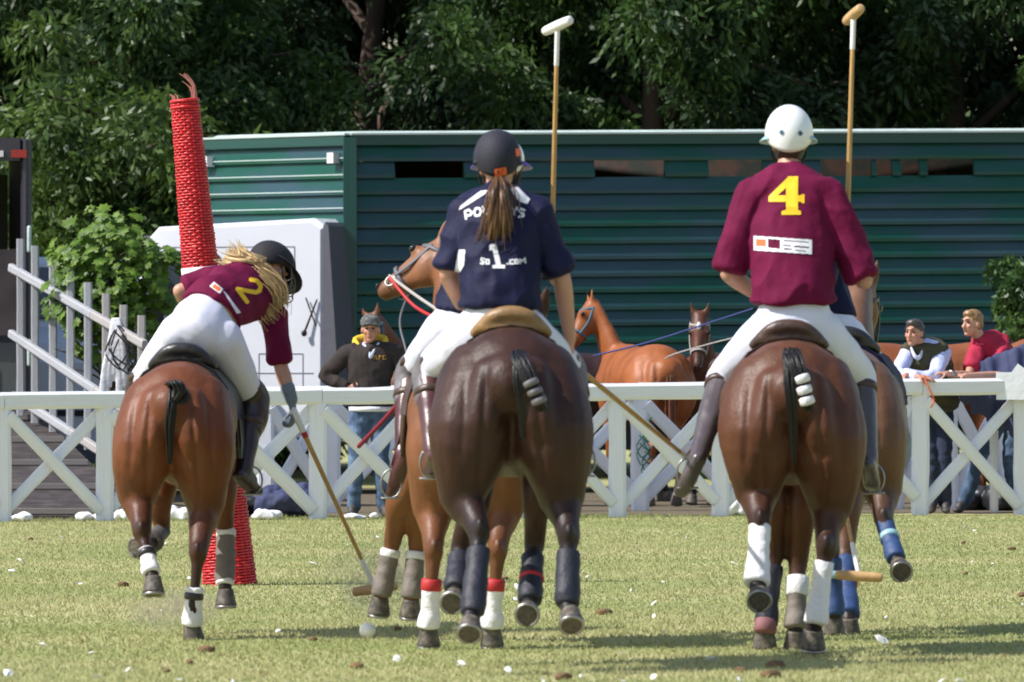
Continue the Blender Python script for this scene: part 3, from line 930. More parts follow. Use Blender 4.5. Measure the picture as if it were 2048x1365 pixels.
def tree_kind(seed, H, Wd, m, per):
    B, cl = tree_parts(seed, H, Wd, m)
    V = np.vstack(B.V)
    tme = raw_mesh('trunk', V, B.F); smooth(tme); tme.materials.append(M['bark'])
    cme = leaf_cloud('crown', cl, per, .135, .046, .75, seed, m)
    return tme, cme
KINDS = [tree_kind(1, 9.5, 2.7, M['leaf_dark'], 760), tree_kind(2, 10.5, 3.0, M['leaf_dark2'], 760), tree_kind(3, 9.0, 2.5, M['leaf_dark'], 760)]
def tree(name, label, kind, x, y, rot, sc, group):
    T = thing(name, label, 'tree', (x, y, 0), group)
    T.rotation_euler = (0, 0, rot); T.scale = (sc, sc, sc)
    tme, cme = KINDS[kind]
    a = bpy.data.objects.new('trunk', tme); a.parent = T; COL.objects.link(a)
    b = bpy.data.objects.new('crown', cme); b.parent = T; COL.objects.link(b)
    return T
G1 = 'trees of the wood behind the lorries'
rows = [(-7.9, 101, .3, 1.0, 0), (-4.4, 98.5, 1.9, .92, 2), (-1.7, 104.2, 4.1, 1.05, 1), (1.9, 100, 2.6, 1.0, 0), (5.0, 101.5, 5.2, 1.06, 1), (8.6, 99.5, .9, 1.0, 2), (-11.3, 99, 2.2, 1.0, 1), (12.0, 101, 3.3, 1.0, 0)]
LABS = ['feathery leaved tree rising above the red wicker post', 'feathery tree over the roof corner where the two green lorry faces meet', 'bluish green tree behind the mallet that is wrapped white',
        'feathery leaved tree behind the long green roof between the two raised mallets', 'bluish green tree behind the white helmet of number four', 'tree rising behind the leafy shrub at the end of the green lorry',
        'bluish green tree behind the dark plum horsebox', 'feathery leaved tree beyond the far end of the green lorry']
for i, (x, y, r, s_, k) in enumerate(rows):
    tree('woodland_tree', LABS[i], k, x, y, r, s_, G1)
for i, x in enumerate((-10, -6.2, -3, .3, 3.6, 6.9, 10.4)):
    tree('backing_tree', 'dark tree filling the gaps deep in the wood', i % 2, x, 106.5 + (i % 3) * .8, i * 1.3, 1.12, 'deeper trees of the wood')

KINDS.append(tree_kind(8, 4.6, 1.55, M['leaf_willow'], 420))
tree('willow_bush', 'sunlit yellow green willow bush at the foot of the wood beside lorry', 3, P(255, 500, 95).x, 95, .4, 1.0, G1)
tree('willow_bush', 'low sunlit willow bush tucked between the horsebox and red post', 3, P(150, 500, 94.5).x, 94.5, 2.4, .70, G1)

# ---- broad leaved sycamore in front of the cab, with its own leaf objects
def star_leaf():
    V, pts = [], []
    out = [(0, -.5), (.16, -.30), (.42, -.32), (.34, -.06), (.56, .12), (.30, .18), (.26, .36), (.10, .30), (0, .58), (-.10, .30), (-.26, .36), (-.30, .18), (-.56, .12), (-.34, -.06), (-.42, -.32), (-.16, -.30)]
    V = [(0, 0, .05)] + [(x, y, -.10 * abs(x) - .06 * y * y) for x, y in out]
    F = [(0, i, i % 16 + 1) for i in range(1, 17)]
    me = raw_mesh('leaf', V, F); me.materials.append(M['leaf_light']); return me
def sycamore():
    d0 = 80.9
    c = P(225, 560, d0)
    T = thing('sycamore_sapling', 'bright green broad leaved sapling in front of the white cab', 'tree', (c.x, c.y, 0))
    B = Blob(); rg = random.Random(9)
    B.tube([(c.x + .05, c.y, -.05), (c.x, c.y, .7), (c.x - .03, c.y, 1.5), (c.x, c.y, 2.3)], [.05, .042, .03, .012], n=8)
    ends = []
    for i in range(34):
        a = i * 2.4; t = .25 + .75 * rg.random()
        z0 = 1.1 + 1.1 * rg.random()
        e = Vector((c.x + math.cos(a) * .68 * t, c.y + math.sin(a) * .6 * t, min(2.8, z0 + .15 + .5 * rg.random())))
        B.tube([(c.x, c.y, z0), Vector((c.x, c.y, z0)).lerp(e, .5) + Vector((0, 0, .06)), e], [.014, .009, .004], n=5, sub=3); ends.append(e)
    B.build('trunk', M['bark'], T)
    me = star_leaf()
    leaves = []
    tries = 0
    while len(leaves) < 1500 and tries < 60000:
        tries += 1
        u = Vector((rg.gauss(0, 1), rg.gauss(0, 1), rg.gauss(0, 1))).normalized() * rg.random() ** .30
        p = Vector((c.x + u.x * .70, c.y + u.y * .62, 2.14 + u.z * (.74 if u.z > 0 else .80)))
        # uneven outline
        k = math.sin(p.x * 9 + 1.3) * math.sin(p.z * 8 + p.y * 4) + .6 * math.sin(p.x * 17 + p.z * 13)
        if u.length > .78 and k < -.05: continue
        if p.x > c.x + .28 and p.z > 2.62 - (p.x - c.x) * .3: continue
        s_ = rg.uniform(.085, .15)
        n_ = Vector((u.x * .8 - .3, u.y * .8 - .45, .75 + u.z * .3)) + Vector((rg.gauss(0, .35), rg.gauss(0, .35), rg.gauss(0, .3)))
        q = n_.to_track_quat('Z', 'Y') @ Matrix.Rotation(rg.random() * 6.28, 3, 'Z').to_quaternion()
        leaves.append((p, q, s_))
    leaves.sort(key=lambda L_: L_[0].y - (.4 * L_[2]))
    anchor = bpy.data.objects.new('crown', None)
    B = Blob()
    lv = np.array([v.co for v in me.vertices]); lf = [tuple(p.vertices) for p in me.polygons]
    for p, q, s_ in leaves[300:]:
        B.add((lv * s_) @ np.array(q.to_matrix()).T + np.array(p), lf)
    cr = B.build('crown', M['leaf_light'], T); cr['kind'] = 'stuff'
    for p, q, s_ in leaves[:300]:
        o = bpy.data.objects.new('leaf', me); COL.objects.link(o); o.parent = cr
        o.location = p - Vector((c.x, c.y, 0)); o.rotation_mode = 'QUATERNION'; o.rotation_quaternion = q; o.scale = (s_, s_, s_)
    bpy.data.objects.remove(anchor)
sycamore()

def shrub(name, label, px, d0, ztop, zbot, rx, m, per, seed):
    c = P(px, 600, d0)
    T = thing(name, label, 'shrub', (c.x, d0, 0))
    rg = random.Random(seed)
    B = Blob(); cl = []
    for i in range(16):
        a = i * 2.4; z = zbot + (ztop - zbot) * rg.random() ** .8
        e = Vector((c.x + math.cos(a) * rx * rg.uniform(.2, 1), d0 + math.sin(a) * rx * rg.uniform(.2, 1), z))
        B.tube([(c.x, d0, -.05), Vector((c.x, d0, .5)).lerp(e, .5), e], [.018, .012, .004], n=5, sub=3)
        cl.append(((e.x - c.x, e.y - d0, e.z), (.20, .20, .15)))
    B.build('stem', M['bark'], T)
    me = leaf_cloud('foliage', cl, per, .095, .045, .35, seed, m)
    o = bpy.data.objects.new('foliage', me); COL.objects.link(o); o.parent = T
shrub('leafy_shrub', 'loose green shrub rising behind the man in crimson', 2042, 85.5, 2.3, 1.55, .36, M['leaf_shrub'], 170, 21)

# ================================================================== HORSES
UP = Vector((0, 0, 1))
def hoof(parent, C, dirn, shoe=True, k=1.0):
    """horn cone from the coronet along dirn, with a recessed sole and an iron shoe"""
    dirn = Vector(dirn).normalized(); C = Vector(C)
    side = dirn.orthogonal().normalized() if abs(dirn.x) > .9 else (Vector((1, 0, 0)) - dirn * dirn.x).normalized()
    B = Blob()
    B.tube([C - dirn * .015, C + dirn * .02 * k, C + dirn * .075 * k], [.044 * k, .050 * k, .062 * k], n=16, sub=3, ref=side, cap=.12)
    h = B.build('hoof', M['hoof'], parent)
    if shoe:
        y = dirn.cross(side)
        e = C + dirn * .083 * k
        B = Blob()
        B.tube([e - dirn * .004, e + dirn * .001], [.048 * k, .048 * k], n=14, sub=1, ref=side, cap=.1)
        B.build('sole', M['sole'], h)
        pts = [e + (side * math.cos(a) + y * math.sin(a)) * .054 * k for a in np.linspace(-1.2, 4.34, 14)]
        B = Blob(); B.tube(pts, [.0085 * k] * 14, n=6, sub=1, ref=dirn); B.build('horseshoe', M['steel'], h)
    return h

def wrap(parent, name, m, a, b, r0, r1, k=1.0, bulge=0.0, n=7):
    a, b = Vector(a), Vector(b)
    pts = [a.lerp(b, i / n) for i in range(n + 1)]
    rr = [(r0 + (r1 - r0) * i / n + bulge * math.sin(math.pi * i / n) + .0018 * (i % 2) - .005 * math.sin(math.pi * min(1, i / n * 1.25)) + .004 * math.exp(-((i / n - .86) / .1) ** 2)) * k for i in range(n + 1)]
    B = Blob(); B.tube(pts, rr, n=16, sub=3, cap=.25)
    return B.build(name, m, parent, disp=lambda c: noise3(c, 26) * .0045)

STAND = dict(LH=[(-.15, .17, .80), (-.135, -.10, .53), (-.13, -.06, .20), (-.13, -.02, .10), (0, .25, -1)],
             RH=[(.15, .17, .80), (.135, -.10, .53), (.13, -.06, .20), (.13, -.02, .10), (0, .25, -1)],
             LF=[(-.15, 1.16, .78), (-.135, 1.20, .46), (-.13, 1.19, .18), (-.13, 1.225, .09), (0, .25, -1)],
             RF=[(.15, 1.16, .78), (.135, 1.20, .46), (.13, 1.19, .18), (.13, 1.225, .09), (0, .25, -1)])

def horse(name, label, group, org, yaw=0, k=1.0, dz=0.0, legs=None, head=None, coat=(.1, .04, .02), points=(.012, .010, .010), face=None,
          wd=1.0, voxel=.015, socks=(), shoes=True, blaze=None, eyes=True, lean=0.0):
    T = thing(name, label, 'horse', (org[0], org[1], 0), group)
    cy, sy = math.cos(yaw), math.sin(yaw)
    def W(p):
        x, y, z = p[0] * k, p[1] * k, p[2] * k
        return Vector((org[0] + x * cy - y * sy + lean * (z - .9), org[1] + x * sy + y * cy, z + dz))
    def Dr(v): return Vector((v[0] * cy - v[1] * sy, v[0] * sy + v[1] * cy, v[2]))
    X = Dr((1, 0, 0)); Y = Dr((0, 1, 0))
    B = Blob()
    # trunk
    st = [(-.10, 1.24, .15, .15), (0, 1.235, .245, .235), (.16, 1.235, .275, .265), (.36, 1.215, .28, .275), (.62, 1.17, .295, .31),
          (.90, 1.14, .295, .335), (1.14, 1.16, .265, .345), (1.34, 1.14, .225, .30), (1.50, 1.12, .14, .20)]
    B.tube([W((0, y, z)) for y, z, a, b in st], [(a * k * wd, b * k) for y, z, a, b in st], n=22, sub=4, ref=X, t='coat')
    # croup ridge and withers
    B.tube([W((0, .02, 1.42)), W((0, .3, 1.44)), W((0, .65, 1.42)), W((0, 1.0, 1.44)), W((0, 1.2, 1.44)), W((0, 1.42, 1.40))], [.05 * k, .06 * k, .05 * k, .055 * k, .06 * k, .06 * k], t='coat')
    B.tube([W((0, .05, 1.0)), W((0, .30, .95)), W((0, .55, .92))], [(.11 * k, .15 * k), (.14 * k, .14 * k), (.16 * k, .12 * k)], n=14, ref=X, t='coat')
    L = {}
    for key, pts in STAND.items():
        s_ = -1 if key[0] == 'L' else 1
        if legs and key in legs:
            q = [Vector(p) for p in legs[key][:4]]; dn = Vector(legs[key][4])
        else:
            q = [W(p) for p in pts[:4]]; dn = Dr(pts[4])
        L[key] = (q, dn)
        if key[1] == 'H':
            hip, th = W((s_ * .125 * wd, .13, 1.25)), W((s_ * .150 * wd, .03, 1.03))
            if legs and key in legs:
                th = th.lerp(W((s_ * .150 * wd, .03, 1.03)) + (q[0] - W(pts[0])) * .35, 1)
            B.tube([hip, th, q[0]], [(.185 * k * wd, .21 * k), (.190 * k * wd, .20 * k), (.118 * k, .135 * k)], n=18, sub=5, ref=X, t='coat')
            B.tube([th, q[0], q[0].lerp(q[1], .55)], [(.15 * k, .16 * k), (.108 * k, .125 * k), (.068 * k, .078 * k)], n=16, sub=5, ref=X, t='coat')
            B.tube([q[0].lerp(q[1], .40), q[0].lerp(q[1], .62), q[1]], [(.080 * k, .090 * k), (.064 * k, .074 * k), (.052 * k, .064 * k)], n=16, sub=5, ref=X, t='mid')
            # outer haunch and the pointed buttock muscle
            B.ball(W((s_ * .20 * wd, .20, 1.18)), (.135 * k * wd, .22 * k, .20 * k), t='coat')
            B.tube([W((s_ * .095 * wd, -.10, 1.28)), W((s_ * .125 * wd, -.135, 1.08)), th.lerp(q[0], .45) + Y * -.09 * k, q[0].lerp(q[1], .4) + Y * -.02], [.080 * k, .098 * k, .075 * k, .04 * k], n=12, t='coat')
            B.tube([q[1] - (q[1] - q[0]).normalized() * .02, q[1].lerp(q[2], .45), q[2]], [(.046 * k, .058 * k), (.032 * k, .042 * k), (.038 * k, .042 * k)], n=14, sub=5, ref=X, t='pt')
            B.ball(q[1] + Y * -.045 * k + UP * .03 * k, (.026 * k, .035 * k, .05 * k), t='pt')
        else:
            sh = W((s_ * .15 * wd, 1.24, 1.16)); el = W((s_ * .155 * wd, 1.16, .95))
            if legs and key in legs: el = el + (q[0] - W(pts[0])) * .3
            B.tube([sh, el, q[0], q[0].lerp(q[1], .6), q[1]], [(.12 * k, .18 * k), (.105 * k, .14 * k), (.078 * k, .095 * k), (.056 * k, .062 * k), (.05 * k, .052 * k)], n=16, sub=5, ref=X, t='coat')
            B.tube([q[1], q[1].lerp(q[2], .5), q[2]], [(.048 * k, .05 * k), (.031 * k, .038 * k), (.038 * k, .042 * k)], n=14, sub=5, ref=X, t='pt')
        tg = 'sock' if key in socks else 'pt'
        B.tube([q[2], q[3]], [.040 * k, .044 * k], n=12, sub=3, t=tg)
    # neck and head
    if head: poll, muz = Vector(head[0]), Vector(head[1])
    else: poll, muz = W((0, 1.98, 1.80)), W((0, 2.28, 1.42))
    base = W((0, 1.22, 1.16))
    nm = base.lerp(poll, .52) + (UP * .05 if not head else UP * head[2] if len(head) > 2 else UP * .05) * k
    nX = Y.cross(UP)
    B.tube([W((0, 1.0, 1.12)), base, nm, poll.lerp(nm, .12)], [(.17 * k, .29 * k), (.155 * k, .27 * k), (.095 * k, .165 * k), (.07 * k, .105 * k)], n=18, sub=6, ref=X if abs((poll - base).normalized().dot(X)) < .8 else UP.cross(poll - base), t='coat')
    hd = (muz - poll); HL = hd.length; hdn = hd.normalized()
    nk = (nm - poll).normalized()
    hx = hdn.cross(nk)
    if hx.length < .2: hx = X.copy()
    hx.normalize(); hu = hx.cross(hdn)
    if hu.dot(nk) > 0: hu = -hu      # hu points out of the forehead
    pj = [poll + hu * .005, poll + hdn * .28 * HL - hu * .03 * k, poll + hdn * .55 * HL - hu * .015 * k, poll + hdn * .85 * HL - hu * .012 * k, muz - hdn * .03 * k]
    B.tube(pj, [(.078 * k, .085 * k), (.098 * k, .130 * k), (.070 * k, .095 * k), (.055 * k, .066 * k), (.055 * k, .055 * k)], n=16, sub=5, ref=hx, t='face')
    B.ball(muz - hdn * .01 - hu * .01, (.052 * k,) * 3, t='muz')
    for s_ in (-1, 1):
        e0 = poll + hx * s_ * .055 * k + hu * .03
        eu = (hu * .55 - hdn * .8 + hx * s_ * .25).normalized()
        B.tube([e0, e0 + eu * .07 * k, e0 + eu * .15 * k], [(.030 * k, .02 * k), (.036 * k, .018 * k), (.008, .008)], n=10, sub=4, ref=hx, t='face')
        B.ball(poll + hdn * .34 * HL + hx * s_ * .075 * k + hu * .05 * k, (.035 * k,) * 3, t='face')
    ox, oy = org[0], org[1]
    def relief(c_):
        xl = np.abs((c_[:, 0] - ox) * cy + (c_[:, 1] - oy) * sy) / k
        yl = (-(c_[:, 0] - ox) * sy + (c_[:, 1] - oy) * cy) / k
        zl = (c_[:, 2] - dz) / k
        rear = np.clip((.16 - yl) / .12, 0, 1)
        g1 = np.exp(-((xl - (.115 + .055 * (1.3 - zl))) / .016) ** 2) * np.clip((zl - .72) / .12, 0, 1) * np.clip((1.36 - zl) / .12, 0, 1)
        g2 = np.exp(-((xl - (.205 + .06 * (1.3 - zl))) / .018) ** 2) * np.clip((zl - .85) / .12, 0, 1) * np.clip((1.30 - zl) / .12, 0, 1)
        flank = np.clip((yl - .45) / .1, 0, 1) * np.clip((1.1 - yl) / .1, 0, 1) * np.clip(xl / .2, 0, 1) * np.clip((1.35 - zl) / .1, 0, 1) * np.clip((zl - .9) / .1, 0, 1)
        return (noise3(c_ * np.array((1.2, 1, .5)), 9, 5) * .005 + noise3(c_ * np.array((1, 1, .6)), 19, 6) * .0022
                - rear * (.013 * g1 + .008 * g2) + flank * .003 * np.sin(yl * 70))
    mid = tuple(.45 * p_ + .55 * q_ for p_, q_ in zip(coat, points))
    cols = {'coat': coat, 'mid': mid, 'pt': points, 'muz': (coat[0] * .35, coat[1] * .35, coat[2] * .4), 'face': face or coat}
    if socks: cols['sock'] = (.55, .52, .48)
    body = B.build('body', M['coat'], T, voxel=voxel, sm=12, cols=cols, soft=.05, disp=relief)
    if eyes:
        for s_ in (-1, 1):
            B = Blob(); B.ball(poll + hdn * .35 * HL + hx * s_ * .092 * k + hu * .055 * k, .021 * k, nu=10, nv=8); B.build('eye', M['eye'], T)
            B = Blob(); B.ball(muz + hx * s_ * .032 * k + hu * .028 * k + hdn * .012, (.012 * k, .012 * k, .016 * k), nu=8, nv=6); B.build('nostril', M['eye'], T)
    for key, (q, dn) in L.items():
        hoof(T, q[3], dn, shoes, k)
    if blaze:
        B = Blob(); B.ball(poll + hdn * .26 * HL + hu * .098 * k, (.022 * k, .022 * k, .04 * k), nu=10, nv=8); B.build('star', M['bandage'], T)
    info = dict(T=T, W=W, X=X, Y=Y, L=L, poll=poll, muz=muz, hx=hx, hu=hu, hdn=hdn, HL=HL, body=body, k=k)
    return info

def legwrap(h, key, m, name='bandage', t0=.08, t1=.98, r0=.046, r1=.05, extra=0, bulge=0.0):
    q, dn = h['L'][key]
    a = q[1].lerp(q[2], t0); b = q[1].lerp(q[2], t1)
    if extra: b = q[2].lerp(q[3], extra)
    return wrap(h['T'], name, m, a, b, r0, r1, h['k'], bulge)

def band(h, key, m, t, r=.056, name='strap', ht=.014):
    q, dn = h['L'][key]
    a = q[1].lerp(q[2], t); d_ = (q[2] - q[1]).normalized() * ht
    B = Blob(); B.tube([a - d_, a + d_], [r * h['k']] * 2, n=16, sub=2, cap=.2); return B.build(name, m, h['T'])

def tail(h, m, paths, name='tail', n=14, spread=.02, r=.011, seed=1):
    """bundle of hair locks following paths [(points, radius)]"""
    rg = random.Random(seed)
    B = Blob()
    for pts, rad, cnt in paths:
        for i in range(cnt):
            a, q = rg.random() * 6.28, rg.random() ** .5
            o = Vector((math.cos(a) * q, math.sin(a) * q * .6, 0))
            pp = [Vector(p) + o * rr * (1 + .2 * rg.gauss(0, 1)) + Vector((0, 0, rg.gauss(0, .004))) for p, rr in zip(pts, rad)]
            B.tube(pp, [r * (1 - .5 * j / (len(pp) - 1)) for j in range(len(pp))], n=6, sub=4)
    return B.build(name, m, h['T'])

def strap_loop(h, c, axis, ra, rb, m, name, u=None, wdt=.012, th=.006, arc=(0, 2 * math.pi)):
    axis = Vector(axis).normalized()
    u = Vector(u) if u is not None else axis.orthogonal()
    u = (u - axis * u.dot(axis)).normalized(); v = axis.cross(u)
    pts = [Vector(c) + u * math.cos(a) * ra + v * math.sin(a) * rb for a in np.linspace(arc[0], arc[1], 26)]
    B = Blob(); B.tube(pts, [(wdt, th)] * len(pts), n=8, sub=1, ref=axis); return B.build(name, m, h['T'])

def bridle(h, m, bit=True, halter=False):
    k, poll, hdn, HL, hx, hu = h['k'], h['poll'], h['hdn'], h['HL'], h['hx'], h['hu']
    strap_loop(h, poll + hdn * .70 * HL - hu * .012, hdn, .072 * k, .088 * k, m, 'noseband', hx)
    strap_loop(h, poll + hdn * .12 * HL - hu * .012, (hdn * .8 - hu * .5), .094 * k, .118 * k, m, 'headpiece', hx)
    for s_ in (-1, 1):
        B = Blob()
        B.tube([poll + hdn * .10 * HL + hx * s_ * .094 * k, poll + hdn * .42 * HL + hx * s_ * .094 * k - hu * .03, poll + hdn * .72 * HL + hx * s_ * .074 * k - hu * .02], [(.011, .006)] * 3, n=8, ref=hdn.cross(hx))
        B.build('cheekpiece', m, h['T'])
        if bit:
            strap_loop(h, poll + hdn * .82 * HL + hx * s_ * .068 * k - hu * .03, hx, .03, .03, M['steel'], 'bit_ring', hdn, .005, .005)

def rope(name, label, pts, r, m, cat='rope', parent=None):
    B = Blob(); B.tube(pts, [r] * len(pts), n=7, sub=6)
    o = B.build(name, m, parent)
    return tag(o, label, cat) if parent is None else o

def saddle(h, m, mp, pad=True, y0=.50):
    """cantle, seat and flaps over the back, with a cloth under it; parts of the horse's tack"""
    W, X, T, k = h['W'], h['X'], h['T'], h['k']
    B = Blob()
    B.tube([W((-.17, y0 + .06, 1.475)), W((-.09, y0 + .01, 1.545)), W((0, y0, 1.565)), W((.09, y0 + .01, 1.545)), W((.17, y0 + .06, 1.475))], [(.03, .025), (.04, .035), (.045, .04), (.04, .035), (.03, .025)], n=10, ref=h['Y'])
    B.tube([W((0, y0 + .02, 1.50)), W((0, y0 + .22, 1.475)), W((0, y0 + .45, 1.53))], [(.17 * k, .05 * k), (.15 * k, .045 * k), (.12 * k, .05 * k)], n=14, ref=X)
    sd_ = B.build('saddle', m, T, voxel=.011, sm=5)
    for s_ in (-1, 1):
        B = Blob()
        V, Fc = [], []
        prof = [(.15, 1.44), (.225, 1.36), (.275, 1.27), (.305, 1.16), (.312, 1.05), (.310, .96)]
        ys = np.linspace(y0 + .14, y0 + .46, 7)
        for x, z in prof:
            for y in ys:
                V.append(W((s_ * x, y + (1.44 - z) * .12, z)))
        n = len(ys)
        for i in range(len(prof) - 1):
            for j in range(n - 1):
                f = (i * n + j, i * n + j + 1, (i + 1) * n + j + 1, (i + 1) * n + j)
                Fc.append(f if s_ > 0 else f[::-1])
        V2 = [v - X * s_ * .02 for v in V]
        m_ = len(V)
        Fc += [tuple(i + m_ for i in f[::-1]) for f in list(Fc)]
        rim = [i for i in range(n)] + [i * n + n - 1 for i in range(1, len(prof))] + [(len(prof) - 1) * n + j for j in range(n - 2, -1, -1)] + [i * n for i in range(len(prof) - 2, 0, -1)]
        for a_, b_ in zip(rim, rim[1:] + rim[:1]): Fc.append((a_, b_, b_ + m_, a_ + m_))
        B.add([tuple(v) for v in V + V2], Fc)
        B.build('saddle_flap', m, sd_)
    if pad:
        prof = [(0, 1.512), (.10, 1.497), (.20, 1.44), (.268, 1.35), (.295, 1.26), (.305, 1.18)]
        full = [(-x, z) for x, z in prof[::-1]] + prof[1:]
        ys = np.linspace(y0 - .10, y0 + .60, 8)
        V = [W((x, y, z)) for x, z in full for y in ys]; n = len(ys)
        Fc = [(i * n + j, i * n + j + 1, (i + 1) * n + j + 1, (i + 1) * n + j) for i in range(len(full) - 1) for j in range(n - 1)]
        c = W((0, y0, 1.1)); V2 = [v + (c + h['Y'] * ((v - c).dot(h['Y'])) - v).normalized() * .025 for v in V]; m_ = len(V)
        Fc += [tuple(i + m_ for i in f[::-1]) for f in list(Fc)]
        rim = [i for i in range(n)] + [i * n + n - 1 for i in range(1, len(full))] + [(len(full) - 1) * n + j for j in range(n - 2, -1, -1)] + [i * n for i in range(len(full) - 2, 0, -1)]
        for a_, b_ in zip(rim, rim[1:] + rim[:1]): Fc.append((a_, b_, b_ + m_, a_ + m_))
        B = Blob(); B.add([tuple(v) for v in V], []); B = Blob(); B.add([tuple(v) for v in V + V2], Fc)
        B.build('saddle_cloth', mp, T)
    return sd_

def stirrup(h, foot, top, m=None):
    foot, top = Vector(foot), Vector(top)
    B = Blob()
    pts = [foot + Vector((math.sin(a) * .052, 0, .045 - math.cos(a) * .072)) for a in np.linspace(0, 2 * math.pi, 20)]
    B.tube(pts, [.0055] * 20, n=7, sub=1, ref=(0, 1, 0))
    B.tube([foot + Vector((-.05, 0, -.028)), foot + Vector((.05, 0, -.028))], [(.02, .006)] * 2, n=8, sub=1, ref=(0, 1, 0))
    o = B.build('stirrup', M['steel'], h['T'])
    B = Blob(); B.tube([top, top.lerp(foot + Vector((0, 0, .14)), .5), foot + Vector((0, 0, .14))], [(.013, .004)] * 3, n=6, ref=(0, 1, 0)); B.build('stirrup_leather', m or M['leather_brown'], h['T'])

# ================================================================== PEOPLE
SKIN = (.48, .25, .17)
def hand(B, wr, dirn, palm, side, curl=.9, t='skin', sc=1.0):
    """palm and five separate fingers; dirn = along the palm, palm = palm normal, side = thumb side vector"""
    d = Vector(dirn).normalized(); n = Vector(palm); n = (n - d * n.dot(d)).normalized(); s_ = d.cross(n)
    if s_.dot(Vector(side)) < 0: s_ = -s_
    wr = Vector(wr)
    B.tube([wr, wr + d * .045 * sc, wr + d * .085 * sc], [(.026 * sc, .019 * sc), (.040 * sc, .016 * sc), (.040 * sc, .013 * sc)], n=12, ref=s_, t=t)
    for j, (o, L_) in enumerate(((.031, .078), (.0105, .088), (-.0105, .082), (-.031, .064))):
        p = wr + d * .088 * sc + s_ * o * sc
        pts = [p]; a = curl * .5
        for f in (.45, .32, .23):
            v = d * math.cos(a) + n * math.sin(a)
            p = p + v * L_ * f * sc; pts.append(p); a += curl
        B.tube(pts, [.0092 * sc, .0088 * sc, .008 * sc, .0068 * sc], n=8, sub=3, t=t)
    p = wr + d * .025 * sc + s_ * .03 * sc
    pts = [p, p + (d * .6 + s_ * .8 + n * .2).normalized() * .035 * sc, p + (d * .8 + s_ * .6 + n * .6).normalized() * .065 * sc, p + (d * .95 + s_ * .25 + n * .8).normalized() * .088 * sc]
    B.tube(pts, [.013 * sc, .0115 * sc, .010 * sc, .0075 * sc], n=8, sub=3, t=t)

def lerp(a, b, t): return Vector(a).lerp(Vector(b), t)

